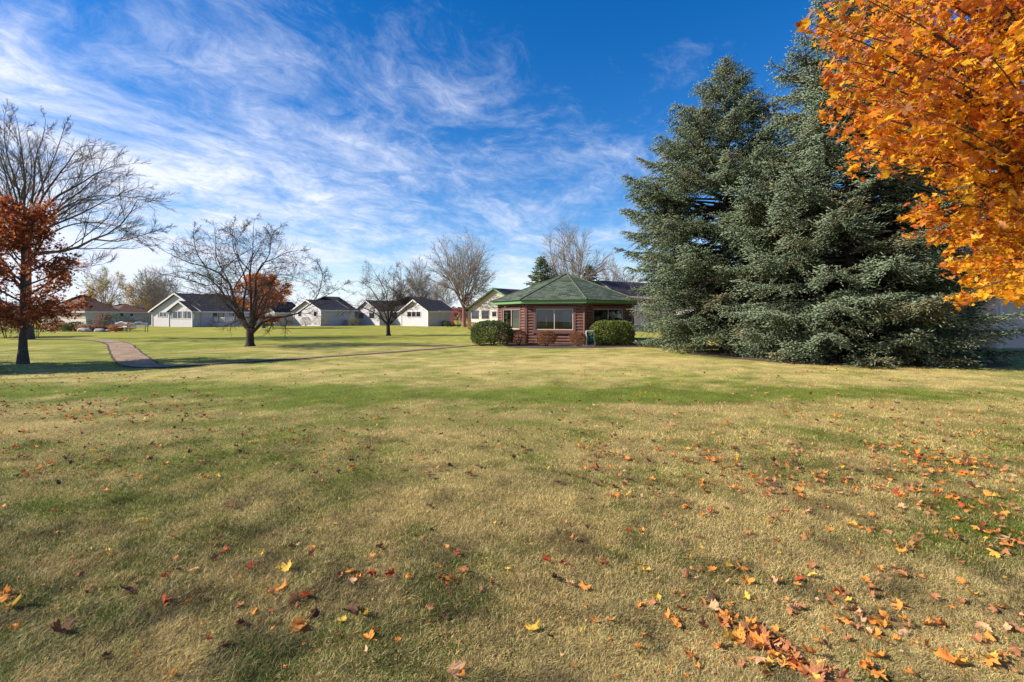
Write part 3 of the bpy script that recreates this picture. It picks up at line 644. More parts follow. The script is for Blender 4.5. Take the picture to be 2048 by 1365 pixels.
def spruce(base,H,Rm,label,seed,nb=260,step=.105,tw=.16,z0=.25,trad=.15,group=None,blue=.6,name='spruce_tree',low=1.0,lean=None,tips=True,tr=.019,maxsec=.95):
    rg=np.random.default_rng(seed); root=empty(name,base,0,label,'tree',group)
    t=((np.arange(nb)+rg.random(nb))/nb)**1.0; t=1-(1-t)**.92*1.0
    z=z0+(H-.25-z0)*t; az=np.arange(nb)*2.39996+rg.normal(0,.35,nb)
    prof=np.where(t<.10,.92+.8*t,np.where(t<.33,1.,np.clip((1-t)/.67,0,1)**1.02))
    lump=.55+.52*vnoise(np.cos(az)*1.6+z*.5,np.sin(az)*1.6-z*.4,1.0,seed)+.22*rg.random(nb)
    Ln=np.minimum(Rm*prof*lump+.25,Rm*.98*np.clip(.80+t*2.2,0,1))
    n=9; s=np.linspace(0,1,n)
    el=np.radians(-9+36*t+rg.normal(0,6,nb)); droop=(.34*(1-t)+.06)
    rr=Ln[:,None]*s; zz=z[:,None]+Ln[:,None]*(np.tan(el)[:,None]*s+ .10*s - droop[:,None]*s*s*.7+droop[:,None]*.55*s**4)
    zz=np.maximum(zz,.10+.42*s[None,:]*low*rg.random((nb,1)))
    da=np.cumsum(rg.normal(0,.035,(nb,n)),axis=1)
    A=az[:,None]+da
    P=np.stack([rr*np.cos(A),rr*np.sin(A),zz],-1)
    Rd=np.maximum((.012+.011*Ln)[:,None]*(1-.85*s),.006)
    # secondaries, both sides
    m=np.maximum((Ln/step).astype(int),3); par=np.repeat(np.arange(nb),m*2); j=np.concatenate([np.arange(2*q) for q in m]); side=np.where(j%2==0,1.,-1.)
    smin=np.clip(.62-.45/np.maximum(Ln,.3),.08,.32)[par]
    ss=smin+(1-smin)*((j//2)+rg.random(len(j)))/np.repeat(m,m*2); ss=np.clip(ss,0,.995)
    f=ss*(n-1); i0=np.minimum(f.astype(int),n-2); w_=(f-i0)[:,None]
    B=P[par,i0]*(1-w_)+P[par,i0+1]*w_; T=unit(P[par,i0+1]-P[par,i0]); S=unit(np.cross(T,np.array([0,0,1.])))*side[:,None]
    an=R_(52)+rg.normal(0,.14,len(j)); D=np.cos(an)[:,None]*T+np.sin(an)[:,None]*S; D[:,2]+=rg.normal(-.22,.26,len(j)); D=unit(D)
    l2=np.minimum(.48*Ln[par]*(1-ss)+.16,maxsec)*rg.uniform(.65,1.2,len(j))
    # twigs along secondaries
    k=np.maximum((l2/.052).astype(int),2); p2=np.repeat(np.arange(len(j)),k); q=np.concatenate([np.arange(c) for c in k]); u_=(q+rg.random(len(q)))/np.repeat(k,k); u_=np.where(q==np.repeat(k-1,k),1.,u_)
    sag=-.16*l2[p2]*u_**2
    B2=B[p2]+D[p2]*(l2[p2]*u_)[:,None]; B2[:,2]+=sag
    S2=unit(np.cross(D[p2],np.array([0,0,1.])))*np.where(q%2==0,1.,-1.)[:,None]
    a2=R_(42)+rg.normal(0,.25,len(q)); a2=np.where(u_>=1,.15,a2); D2=np.cos(a2)[:,None]*D[p2]+np.sin(a2)[:,None]*S2; D2[:,2]+=rg.normal(.10,.32,len(q))
    ln=tw*rg.uniform(.6,1.25,len(q)); outer=ss[par*0+np.arange(len(j))][p2] if False else ss[p2]
    r=np.hypot(B2[:,0],B2[:,1]); 
    # colour: new growth is blue grey, older shoots olive
    cb=np.array([.235,.30,.185]); cg=np.array([.11,.15,.05]); co_=np.array([.20,.15,.06])
    mixf=np.clip(blue*(.4+.9*outer)*RG.uniform(.55,1.25,len(q)),0,1)[:,None]; C=cg*(1-mixf)+cb*mixf
    ol=(vnoise(B2[:,0]*1.0+az[par][p2],B2[:,2],1.6,seed+3)>.74)[:,None]; C=np.where(ol,co_*.6+C*.4,C)*rg.uniform(.75,1.25,len(q))[:,None]
    V,T_,Cc=spindles(B2,D2,ln,tr*rg.uniform(.75,1.2,len(q)),C)
    # leader tuft at the top
    m3=90; zt=H-.9*rg.random(m3)**.7; aa=rg.uniform(0,2*pi,m3); Bt=np.stack([.04*np.cos(aa),.04*np.sin(aa),zt-.1],-1); Dt=np.stack([np.cos(aa)*.6,np.sin(aa)*.6,np.ones(m3)*rg.uniform(.2,1.3,m3)],-1)
    Vt,Tt,Ct=spindles(Bt,Dt,rg.uniform(.12,.28,m3)*(1+.8*(H-zt)),np.full(m3,tr),np.tile(cg,(m3,1))*rg.uniform(.9,1.4,(m3,1)))
    V,T_,Cc=merge([(V,T_,Cc),(Vt,Tt,Ct)])
    link('crown',tri_mesh('crown',V,T_,Cc),M['needle'],root)
    woody(root,'trunk',[flare(np.zeros(3),np.array([0,0,H]),trad,.02,12)],[12],M['bark_dark'])
    # secondary stems as thin tubes too
    sec=np.stack([B,B+D*(l2*.5)[:,None]+np.array([0,0,-.02]),B+D*l2[:,None]+np.stack([0*l2,0*l2,-.16*l2],-1)],1)
    woody(root,'branches',[(P,Rd),(sec,np.full((len(B),3),.006))],[6,3],M['bark_dark'])
    return root
g_sp='big blue spruces right of the pavilion'
spruce((9.25,20.9,0),12.7,4.8,'tall full blue spruce beside the pavilion, leftmost of the big spruces',71,nb=280,z0=.75,trad=.2,group=g_sp)
spruce((11.7,16.8,0),14.0,4.55,'nearest blue spruce with a broad skirt, its top hidden behind orange maple leaves',72,nb=270,trad=.2,group=g_sp,blue=.8)
spruce((14.6,18.6,0),9.8,2.7,'shaded dark spruce behind the orange maple, rightmost of the big spruces',73,nb=230,z0=.6,trad=.18,group=g_sp,blue=.55)
g_s2='small far spruces behind the pavilion'
spruce((2.75,46,0),7.2,2.1,'dark spruce peak left of the pavilion roof top',74,nb=130,step=.2,tw=.2,tr=.045,group=g_s2,blue=.15)
spruce((7.7,48,0),6.6,1.8,'small dark spruce peak right of the pavilion roof top',75,nb=110,step=.2,tw=.2,tr=.045,group=g_s2,blue=.1)
spruce((-20.8,12.6,0),7.6,2.5,'spruce just outside the left edge that shades the lawn',76,nb=190,step=.2,tw=.2,tr=.05,blue=.4)

# ------------------------------------------------------------------ foreground maple on the right
def in_poly(px,py,poly):
    inside=np.zeros(len(px),bool); n=len(poly)
    for i in range(n):
        x1,y1=poly[i]; x2,y2=poly[(i+1)%n]
        c=((y1>py)!=(y2>py))&(px<(x2-x1)*(py-y1)/(y2-y1+1e-9)+x1); inside^=c
    return inside
POLY=[(1690,-80),(1700,2),(1650,14),(1600,30),(1590,75),(1645,85),(1652,120),(1635,150),(1652,190),(1640,240),(1665,270),(1695,300),(1672,335),(1705,366),(1760,348),(1830,345),(1880,378),(1876,392),(1820,400),(1788,420),(1800,446),(1845,452),(1800,462),(1818,486),(1870,484),(1905,474),(1880,500),(1900,512),(1860,528),(1812,540),(1812,556),(1835,578),(1870,562),(1935,545),(1905,590),(1895,604),(1905,622),(1955,604),(2000,592),(2040,612),(2120,600),(2300,640),(2700,600),(2900,-500),(1700,-500)]
def big_maple():
    rg=np.random.default_rng(81); tb=np.array([7.4,6.2,0.])
    root=empty('maple_tree',tb,0,'orange and yellow maple leaning into the top right corner','tree')
    trunk=flare(np.zeros(3),np.array([.1,.1,7.6]),.17,.05,12)
    twP=[];twR=[];LP=[];LD=[]
    n=0; tries=0; starts=[]
    while n<430 and tries<40000:
        tries+=1
        d=rg.uniform(3.7,8.2); px=rg.uniform(1590,2500); py=rg.uniform(-330,620)
        if not in_poly(np.array([px]),np.array([py]),POLY)[0]: continue
        if py>380 and rg.random()<.25 and px<1900: continue
        T=PX(px,py,d)-tb; hz=max(1.7,T[2]*.72+rg.uniform(-.2,.4)); hz=min(hz,7.2)
        A=np.array([0,0,hz]); dv=T-A; L_=np.linalg.norm(dv)
        if L_<.5 or L_>6.2: continue
        s=np.linspace(0,1,9)[:,None]; P=A+dv*s; P[:,2]+=(.5*np.sin(s[:,0]*pi)*.35*L_*.35); P+= np.cumsum(rg.normal(0,.02*L_/3,(9,3)),axis=0)*np.linspace(0,1,9)[:,None]
        r=np.linspace(.006+.004*L_,.0025,9); 
        twP.append(P);twR.append(r); n+=1
    L1=(np.array(twP),np.array(twR))
    L2=grow(*L1,9,.42,1,R_(45),.19,.0,.12,5,.5,.0025,None,rg,lmin=.22)
    # leaves in opposite pairs along shoots
    Q=L2[0]; rep=15; t=rg.random((len(Q),rep)); f=t*4; i0=np.minimum(f.astype(int),3); w_=(f-i0)[...,None]
    ar=np.arange(len(Q))[:,None]; B=(Q[ar,i0]*(1-w_)+Q[ar,i0+1]*w_).reshape(-1,3)
    B=B+rg.normal(0,.035,B.shape)+np.array([0,0,-.03]); W=B+tb
    px=CX+W[:,0]/W[:,1]*F; py=HY-(W[:,2]-EYE)/W[:,1]*F
    ok=(W[:,1]>2.8)&in_poly(px+rg.normal(0,5,len(px)),py+rg.normal(0,5,len(px)),POLY)
    B=B[ok]; px=px[ok]; py=py[ok]; n=len(B)
    # thin overall, keep shoots only where leaves are
    sz=rg.uniform(.06,.14,n)
    edge=np.clip((px-1640)/330,0,1); up=np.clip((420-py)/420,0,1)
    rnd=rg.random(n); nz=fbm(B[:,0]*1.0,B[:,2],1.1,55,3)
    cO=np.array([.86,.30,.02]); cY=np.array([.95,.50,.03]); cR=np.array([.58,.15,.03]); cT=np.array([.74,.34,.14])
    wy=np.clip(.26+.5*edge*(1-up*.7)+1.2*(nz-.5),0.03,.85); wr=np.clip(.26*(1-edge)+.05+.22*up-1.0*(nz-.5),.03,.6)
    C=np.where((rnd<wy)[:,None],cY,np.where((rnd>1-wr)[:,None],cR,cO)); tan=rg.random(n)<.10*(.4+up); C=np.where(tan[:,None],cT,C)
    C=C*rg.uniform(.75,1.2,(n,1))
    Rm=rotmats(n,.55,rg)
    parts=[]; which=rg.integers(0,4,n)
    for i,tp in enumerate(T_MAPLE):
        a=which==i; parts.append(scatter(tp,B[a],sz[a],Rm[a],C[a]))
    V,T,Cc=merge(parts); link('crown',tri_mesh('crown',V,T,Cc),M['mapleleaf'],root)
    woody(root,'trunk',[trunk],[14],M['bark_grey'])
    # branches: drop shoots that stray outside the leafy outline
    W=L2[0][:,-1]+tb; k2=in_poly(CX+W[:,0]/np.maximum(W[:,1],.1)*F,HY-(W[:,2]-EYE)/np.maximum(W[:,1],.1)*F,POLY)
    woody(root,'branches',[L1,(L2[0][k2],L2[1][k2])],[5,3],M['bark'])
    print('big maple leaves',n)
big_maple()

# ------------------------------------------------------------------ shrubs
def blob(base,rad,n,sz,cols,wts,label,name='shrub',cat='shrub',group=None,seed=1,box=2.0,tmpl=None,rough=.2,up=.1,stems=14,zc=None):
    rg=np.random.default_rng(seed); root=empty(name,base,0,label,cat,group); a,b,c=rad
    D=unit(rg.normal(0,1,(n,3))); D[:,2]=np.where(D[:,2]<-.75,-D[:,2],D[:,2])
    k=1/((np.abs(D)**box).sum(-1))**(1/box); az=np.arctan2(D[:,1],D[:,0])
    r=k*rg.random(n)**(1/7)*(1+rough*(2*fbm(az*1.3+4,D[:,2]*2.2,1.4,seed,3)-1)); P=D*r[:,None]*np.array([a,b,c])+np.array([0,0,zc if zc is not None else c*.95])
    P=P[P[:,2]>.02]; n=len(P)
    V,T,C=scatter(tmpl or T_DIAMOND,P,rg.uniform(.6,1.3,n)*sz,rotmats(n,up,rg),mixcol(cols,wts,n,.3,rg))
    link('foliage',tri_mesh('foliage',V,T,C),M['leafcol'],root)
    S=[];RR=[]
    for i in range(stems):
        q=rg.uniform(0,2*pi); e=rg.uniform(.3,.8); S.append([np.zeros(3)+np.array([cos(q),sin(q),0])*.1*a,np.array([cos(q)*a*e*.5,sin(q)*b*e*.5,c*.9]),np.array([cos(q)*a*e,sin(q)*b*e,c*1.55])]); RR.append([.012,.008,.004])
    woody(root,'stems',[(np.array(S),np.array(RR))],[4],M['bark'])
    return root
HG=[(.075,.12,.03),(.14,.18,.04),(.05,.08,.025),(.22,.20,.05)]
def at(px,py,extra=0): p=GX(px,py); p[1]+=extra; p[0]=(px-CX)/F*p[1]; return p
g='clipped green hedge shrubs at the pavilion'
blob(at(984,693,.75),(1.05,.8,.62),15000,.065,HG,[4,2,3,.8],'wide clipped green hedge shrub under the pavilion left window','hedge_shrub','shrub',g,101,3.4,zc=.60)
blob(at(1223,693,.75),(1.10,.8,.64),15000,.065,[(.12,.17,.035),(.22,.26,.05),(.06,.09,.03),(.34,.33,.07)],[4,3,2,1.6],'clipped yellow green hedge shrub between the hose reel and the spruces','hedge_shrub','shrub',g,102,3.2,zc=.62)
SPI=[(.30,.115,.045),(.20,.075,.035),(.38,.2,.07),(.13,.06,.035)]
g='low russet spirea shrubs along the pavilion wall'
blob(at(1037,693,.5),(.52,.48,.40),6500,.038,SPI,[4,2,1,2],'round russet shrub beside the left hedge, leftmost of three','russet_shrub','shrub',g,103,2.2,zc=.40)
blob(at(1093,694,.5),(.56,.48,.38),6500,.038,SPI,[4,2,2,2],'russet shrub under the wide pavilion window, middle one of three','russet_shrub','shrub',g,104,2.1,zc=.38)
blob(at(1156,694.5,.5),(.46,.42,.37),4800,.038,SPI,[3,2,3,2],'thinner russet shrub beside the hose reel, rightmost of three','russet_shrub','shrub',g,105,2.0,zc=.37,rough=.25)

# ------------------------------------------------------------------ pavilion
def quad_uv(me):
    """uv from in-plane metres for each face: u along horizontal, v up the slope"""
    uv=me.uv_layers.new(name='UVMap')
    for p in me.polygons:
        n=p.normal; h=Vector((-n.y,n.x,0)); 
        if h.length<1e-4: h=Vector((1,0,0))
        h.normalize(); s=n.cross(h)
        if s.z<0: s=-s
        for li in p.loop_indices:
            c=me.vertices[me.loops[li].vertex_index].co; uv.data[li].uv=(c.dot(h),c.dot(s))
def pavilion():
    c=np.array([3.27,28.75,0]); rot=R_(6); root=empty('log_pavilion',c,0,'octagonal log pavilion with green shingled roof and wide windows','pavilion')
    Rw=4.05; Re=4.5; ze=2.14; zt=2.31; za=4.0
    ang=[rot+i*pi/4 for i in range(8)]
    W=[np.array([Rw*cos(a),Rw*sin(a)]) for a in ang]; E=[np.array([Re*cos(a),Re*sin(a)]) for a in ang]
    # roof
    for i in range(8):
        pass
    mb=MB(); 
    Er=[e*1.012 for e in E]
    for i in range(8):
        j=(i+1)%8; mb.poly([(*Er[i],zt+.012),(*Er[j],zt+.012),(0,0,za)])
    mb.poly([(*Er[i],zt+.0) for i in range(8)][::-1])
    ro=mb.build('roof',M['roof_green'],root); quad_uv(ro.data)
    mb=MB()
    for i in range(8):   # hip ridge caps
        a=np.array([*Er[i],zt+.02]); b=np.array([0,0,za+.012]); mb.bar(a,b,.035,5)
    mb.build('ridge_cap',m_flat('ridge_shingle',(.095,.12,.065),.9,.3,9),ro)
    mb=MB()
    for i in range(8):
        j=(i+1)%8; o1,o2=E[i]*.99,E[j]*.99; mb.hexa([(*(E[i]*.975),ze),(*(E[j]*.975),ze),(*o2,ze),(*o1,ze),(*(E[i]*.975),zt),(*(E[j]*.975),zt),(*o2,zt),(*o1,zt)])
    mb.build('fascia',M['green_paint'],root)
    MB().poly([(*(E[i]*.974),ze+.06) for i in range(8)]).build('soffit',M['log_dark'],root)
    # walls: half-round logs per face with a window opening
    wz0,wz1=.76,1.87; pitch=.152; H=ze+.05
    for i in range(8):
        j=(i+1)%8; A,B=W[i],W[j]; ex=(B-A)/np.linalg.norm(B-A); ln=np.linalg.norm(B-A); nr=-np.array([-ex[1],ex[0]]); 
        mid=(A+B)/2
        if nr@mid<0: nr=-nr
        wv=[];wf=[]
        hw=.99; casing=.13; m0=ln/2-hw-casing; m1=ln/2+hw+casing
        def P(u,o,z): q=A+ex*u+nr*o; return (q[0],q[1],z)
        mb=MB(); bk=MB()
        nrow=int(H/pitch)+1
        for r in range(nrow):
            z0=r*pitch; z1=min(z0+pitch,H)
            if z1-z0<.02: continue
            spans=[(0,ln)] if (z1<wz0-casing+.02 or z0>wz1+casing-.02) else [(0,m0),(m1,ln)]
            for u0,u1 in spans:
                K=6; n=len(mb.v)
                for q in range(K+1):
                    t=q/K; off=.055*math.sqrt(max(0,1-(2*t-1)**2)); z=z0+(z1-z0)*t
                    mb.v.append(P(u0+.0,off,z)); mb.v.append(P(u1-.0,off,z))
                for q in range(K): a=n+2*q; mb.f.append((a,a+1,a+3,a+2))
                # closing ends
                for side in (0,1):
                    mb.f.append(tuple(n+2*q+side for q in range(K+1)))
                bk.hexa([P(u0,-.10,z0),P(u1,-.10,z0),P(u1,-.001,z0),P(u0,-.001,z0),P(u0,-.10,z1),P(u1,-.10,z1),P(u1,-.001,z1),P(u0,-.001,z1)])
        wl=mb.build('log_wall',M['log'],root,smooth=False); bk.build('backing_boards',M['log_dark'],wl)
        # corner board + band under the soffit
        MB().hexa([P(-.07,.0,0),P(.10,.0,0),P(.10,.075,0),P(-.04,.075,0),P(-.07,.0,H-.14),P(.10,.0,H-.14),P(.10,.075,H-.14),P(-.04,.075,H-.14)]).build('corner_board',M['casing'],root)
        MB().hexa([P(0,.0,H-.14),P(ln,.0,H-.14),P(ln,.09,H-.14),P(0,.09,H-.14),P(0,.0,H+.0),P(ln,.0,H+.0),P(ln,.09,H+.0),P(0,.09,H+.0)]).build('band_board',M['log_dark'],root)
        # window
        def fr(mb,u0,u1,z0,z1,t,o0,o1):
            for (a,b,c_,d_) in ((u0,u1,z0,z0+t),(u0,u1,z1-t,z1),(u0,u0+t,z0+t,z1-t),(u1-t,u1,z0+t,z1-t)):
                mb.hexa([P(a,o0,c_),P(b,o0,c_),P(b,o1,c_),P(a,o1,c_),P(a,o0,d_),P(b,o0,d_),P(b,o1,d_),P(a,o1,d_)])
        mb=MB(); fr(mb,m0,m1,wz0-casing,wz1+casing,casing,-.08,.07); win=mb.build('window',M['casing'],root)
        mb=MB(); fr(mb,m0+casing,m1-casing,wz0,wz1,.045,-.05,.03)
        mb.hexa([P(ln/2-.02,-.05,wz0+.045),P(ln/2+.02,-.05,wz0+.045),P(ln/2+.02,.026,wz0+.045),P(ln/2-.02,.026,wz0+.045),P(ln/2-.02,-.05,wz1-.045),P(ln/2+.02,-.05,wz1-.045),P(ln/2+.02,.026,wz1-.045),P(ln/2-.02,.026,wz1-.045)])
        mb.build('frame',M['cream'],win)
        for (a,b) in ((m0+casing+.045,ln/2-.02),(ln/2+.02,m1-casing-.045)):
            MB().poly([P(a,-.01,wz0+.045),P(b,-.01,wz0+.045),P(b,-.01,wz1-.045),P(a,-.01,wz1-.045)]).build('pane',M['glass'],win)
        MB().hexa([P(m0-.05,.072,wz0-casing-.05),P(m1+.05,.072,wz0-casing-.05),P(m1+.05,.11,wz0-casing-.05),P(m0-.05,.11,wz0-casing-.05),P(m0-.05,.072,wz0-casing+.03),P(m1+.05,.072,wz0-casing+.03),P(m1+.05,.11,wz0-casing+.03),P(m0-.05,.11,wz0-casing+.03)]).build('sill',M['casing'],win)
        # pale blind in the face looking to the left-front
        if mid[0]<-3.0 and mid[1]<-.5:
            MB().hexa([P(ln/2+.04,-.06,wz0+.05),P(m1-casing-.05,-.06,wz0+.05),P(m1-casing-.05,-.045,wz0+.05),P(ln/2+.04,-.045,wz0+.05),P(ln/2+.04,-.06,wz1-.05),P(m1-casing-.05,-.06,wz1-.05),P(m1-casing-.05,-.045,wz1-.05),P(ln/2+.04,-.045,wz1-.05)]).build('blind',M['blind'],win)
    MB().slab([(*(w_*.985),.12) for w_ in W],.12).build('floor',M['concrete'],root)
    MB().poly([(*(w_*.97),ze-.02) for w_ in W][::-1]).build('ceiling',M['log_dark'],root)
    MB().bar((-.9,-1.5,.12),(-.9,-1.5,ze-.02),.05,8).build('interior_post',M['wood'],root)
    t=MB(); t.box(.1,1.7,-.4,.5,.80,.85)
    for a in (.18,1.62):
        for b in (-.3,.4): t.bar((a,b,.12),(a,b,.80),.03,6)
    t.build('table',M['wood'],root)
    return root
pavilion()
# planting bed of mulch under the shrubs
bed=np.array([[*at(1015,695)[:2],.012],[*at(1080,697.5)[:2],.012],[*at(1180,697)[:2],.012],[*at(1300,694)[:2],.012],[9,27.5,.012],[3,26,.012],[-.6,26.5,.012]])
tag(MB().poly(bed).build('mulch_bed',M['mulch']),kind='structure')
# mulch under spruces
th=np.linspace(0,2*pi,40,endpoint=False); 
V=[(12.3+5.2*cos(a)*(1+.1*sin(3*a)),18.0+3.9*sin(a)*(1+.08*sin(5*a+1)),.010) for a in th]
tag(MB().poly(V).build('needle_litter',m_flat('needle_litter',(.10,.065,.04),1,.5,9,.8,50)),kind='structure')

# hose reel
def hose_reel():
    b=at(1178,693.5,.15); root=empty('hose_reel',b,R_(8),'green hose reel on a grey frame between two shrubs at the pavilion','hose reel')
    mb=MB()
    for s in (-1,1):
        x=s*.19; mb.bar((x,-.28,.0),(x,-.16,.78),.018,6); mb.bar((x,.28,.0),(x,-.16,.78),.018,6); mb.bar((x,-.28,.02),(x,.28,.02),.018,6)
    mb.bar((-.19,-.16,.78),(.19,-.16,.78),.022,6); mb.bar((-.19,-.28,.03),(.19,-.28,.03),.02,6)
    mb.box(-.19,.19,-.22,-.02,.70,.745); mb.build('frame',m_flat('pale_grey_plastic',(.5,.5,.47),.5,.08),root)
    mb=MB(); mb.bar((-.16,-.02,.36),(.16,-.02,.36),.07,12)
    for s in (-.165,.165): mb.bar((s-.008,-.02,.36),(s+.008,-.02,.36),.29,20)
    mb.build('drum',m_flat('reel_flange',(.05,.11,.09),.5,.1),root)
    # wound hose
    pts=[];n=170
    for i in range(n):
        t=i/n; a=t*2*pi*11; r=.19+.015*sin(a*.5); pts.append((-.14+.28*(abs(((t*3)%2)-1)),-.02+r*cos(a),.36+r*sin(a)))
    P=np.array(pts)[None]; V,Q=tubes(P,np.full((1,n),.016),6); link('hose',tri_mesh('hose',V,Q,smooth=True),M['reel_green'],root)
hose_reel()

# ------------------------------------------------------------------ houses
class House:
    def __init__(s,name,px,d,theta,label,group=None,cat='house'):
        s.th=R_(theta); s.O=np.array([(px-CX)/F*d,d]); s.root=empty(name,(s.O[0],s.O[1],0),-s.th,label,cat,group)
        s.c,s.s=cos(s.th),sin(s.th)
    def loc(s,k,t): r=t*np.array([k,1.])-s.O; return r[0]*s.c-r[1]*s.s, r[0]*s.s+r[1]*s.c
    def fx(s,px,y0=0):      # local x where the view ray meets plane y=y0
        k=(px-CX)/F; # (t*k-Ox)*s+(t-Oy)*c=y0
        t=(y0+s.O[0]*s.s+s.O[1]*s.c)/(k*s.s+s.c); return s.loc(k,t)[0]
    def fy(s,px,x0=0):
        k=(px-CX)/F; t=(x0+s.O[0]*s.c-s.O[1]*s.s)/(k*s.c-s.s); return s.loc(k,t)[1]
    def dep(s,x,y): return s.O[1]+(-x*s.s+y*s.c)
    def z(s,py,x=0,y=0): return EYE+(HY-py)/F*s.dep(x,y)
    def wallbox(s,x0,x1,y0,y1,h,mat,name='wall'): return MB().box(x0,x1,y0,y1,0,h).build(name,mat,s.root)
    def gable(s,x0,x1,y0,y1,h,rise,wall,roof,axis='y',oh=.35,trim='white_trim',hipback=False):
        mb=MB()
        if axis=='y':
            xm=(x0+x1)/2
            mb.v=[(x0,y0,0),(x1,y0,0),(x1,y0,h),(xm,y0,h+rise),(x0,y0,h),(x0,y1,0),(x1,y1,0),(x1,y1,h),(xm,y1,h+rise),(x0,y1,h)]
        else:
            ym=(y0+y1)/2
            mb.v=[(x0,y1,0),(x0,y0,0),(x0,y0,h),(x0,ym,h+rise),(x0,y1,h),(x1,y1,0),(x1,y0,0),(x1,y0,h),(x1,ym,h+rise),(x1,y1,h)]
        mb.f=[(0,1,2,3,4),(9,8,7,6,5),(1,6,7,2),(0,4,9,5),(2,7,8,3),(4,3,8,9)]
        mb.build('wall',M[wall],s.root)
        half=((x1-x0) if axis=='y' else (y1-y0))/2; sl=rise/half; t=.10
        def pt(a,b,z): return (a,b,z) if axis=='y' else (b,a,z)
        if axis=='y': c0,c1,e0,e1=x0,x1,y0-oh,y1+oh
        else: c0,c1,e0,e1=y0,y1,x0-oh,x1+oh
        cm=(c0+c1)/2; mr=MB(); zr=h+rise+.12; ze=h+.12-sl*oh
        yb=e1-(half*.8 if hipback else 0)
        mr.slab([pt(c0-oh,e0,ze),pt(cm,e0,zr),pt(cm,yb,zr),pt(c0-oh,e1,ze)],t); mr.slab([pt(cm,e0,zr),pt(c1+oh,e0,ze),pt(c1+oh,e1,ze),pt(cm,yb,zr)],t)
        if hipback: mr.slab([pt(cm,yb,zr),pt(c1+oh,e1,ze),pt(c0-oh,e1,ze)],t)
        ro=mr.build('roof',M[roof],s.root); quad_uv(ro.data)
        mt=MB(); f=.2
        for e,sg in ((e0,-1),(e1,1)):
            if hipback and sg==1: continue
            a,b=e+sg*.003,e+sg*.035
            for q0,q1 in ((c0-oh,cm),(c1+oh,cm)):
                mt.hexa([pt(q0,a,ze-f),pt(q1,a,zr-f),pt(q1,b,zr-f),pt(q0,b,ze-f),pt(q0,a,ze+.01),pt(q1,a,zr+.01),pt(q1,b,zr+.01),pt(q0,b,ze+.01)])
        for q in (c0-oh-.03,c1+oh+.002):
            mt.hexa([pt(q,e0,ze-f),pt(q+.028,e0,ze-f),pt(q+.028,e1,ze-f),pt(q,e1,ze-f),pt(q,e0,ze),pt(q+.028,e0,ze),pt(q+.028,e1,ze),pt(q,e1,ze)])
        # soffit boards
        for q0,q1 in ((c0-oh,c0),(c1,c1+oh)):
            mt.hexa([pt(q0,e0+.01,ze-f+.04),pt(q1,e0+.01,ze-f+.04),pt(q1,e1-.01,ze-f+.04),pt(q0,e1-.01,ze-f+.04),pt(q0,e0+.01,ze-f+.06),pt(q1,e0+.01,ze-f+.06),pt(q1,e1-.01,ze-f+.06),pt(q0,e1-.01,ze-f+.06)])
        mt.build('trim',M[trim],s.root)
    def corner(s,x,y,h,w=.1):
        MB().box(x-w/2,x+w/2,y-w/2,y+w/2,0,h).build('corner_trim',M['white_trim'],s.root)
    def hip(s,x0,x1,y0,y1,h,rise,wall,roof,oh=.4,trim='white_trim',inset=None,axis='y',walls=True):
        if walls: s.wallbox(x0,x1,y0,y1,h,M[wall])
        X0,X1,Y0,Y1=x0-oh,x1+oh,y0-oh,y1+oh; z0=h+.02; z1=h+rise
        if axis=='y':
            xm=(X0+X1)/2; ins=inset if inset is not None else (X1-X0)/2; a=(xm,Y0+ins,z1); b=(xm,Y1-min(ins,(Y1-Y0)/2-.01),z1)
            polys=[[(X0,Y0,z0),(X1,Y0,z0),a],[(X1,Y0,z0),(X1,Y1,z0),b,a],[(X1,Y1,z0),(X0,Y1,z0),b],[(X0,Y1,z0),(X0,Y0,z0),a,b]]
        else:
            ym=(Y0+Y1)/2; ins=inset if inset is not None else (Y1-Y0)/2; a=(X0+ins,ym,z1); b=(X1-ins,ym,z1)
            polys=[[(X0,Y1,z0),(X0,Y0,z0),a],[(X0,Y0,z0),(X1,Y0,z0),b,a],[(X1,Y0,z0),(X1,Y1,z0),b],[(X1,Y1,z0),(X0,Y1,z0),a,b]]
        mr=MB()
        for p in polys: mr.poly(p)
        mr.poly([(X0,Y0,z0),(X0,Y1,z0),(X1,Y1,z0),(X1,Y0,z0)])
        ro=mr.build('roof',M[roof],s.root); quad_uv(ro.data)
        mt=MB()
        for a_,b_,c_,d_ in ((X0-.03,X1+.03,Y0-.03,Y0-.002),(X0-.03,X1+.03,Y1+.002,Y1+.03),(X0-.03,X0-.002,Y0,Y1),(X1+.002,X1+.03,Y0,Y1)): mt.box(a_,b_,c_,d_,z0-.18,z0-.005)
        mt.box(X0+.01,X1-.01,Y0+.01,Y1-.01,z0-.07,z0-.03)
        mt.build('trim',M[trim],s.root)
    def win(s,face,u,z,w,h,plane,n=1,shut=False,frame='white_trim'):
        t=.07; root=s.root
        def P(a,o,zz): return (a,plane-o,zz) if face=='f' else (plane+o,a,zz)
        def bx(mb,a,b,o0,o1,c,d):
            if face=='f': mb.box(a,b,plane-o1,plane-o0,c,d)
            else: mb.box(plane+o0,plane+o1,a,b,c,d)
        mb=MB(); a0,a1=u-w/2,u+w/2
        bx(mb,a0,a1,.003,.06,z,z+t); bx(mb,a0,a1,.003,.06,z+h-t,z+h)
        for i in range(n+1):
            q=a0+(w-t)*i/n; bx(mb,q,q+t,.003,.055,z+t,z+h-t)
        wn=mb.build('window',M[frame],root)
        mb=MB(); bx(mb,a0+.02,a1-.02,.004,.02,z+.02,z+h-.02); mb.build('pane',M['darkglass'],wn)
        if shut:
            for q in (a0-.34,a1+.04):
                m2=MB(); bx(m2,q,q+.30,.004,.04,z,z+h); m2.build('shutter',M['shutter'],wn)
g_h='white ranch houses in a row beyond the lawn'
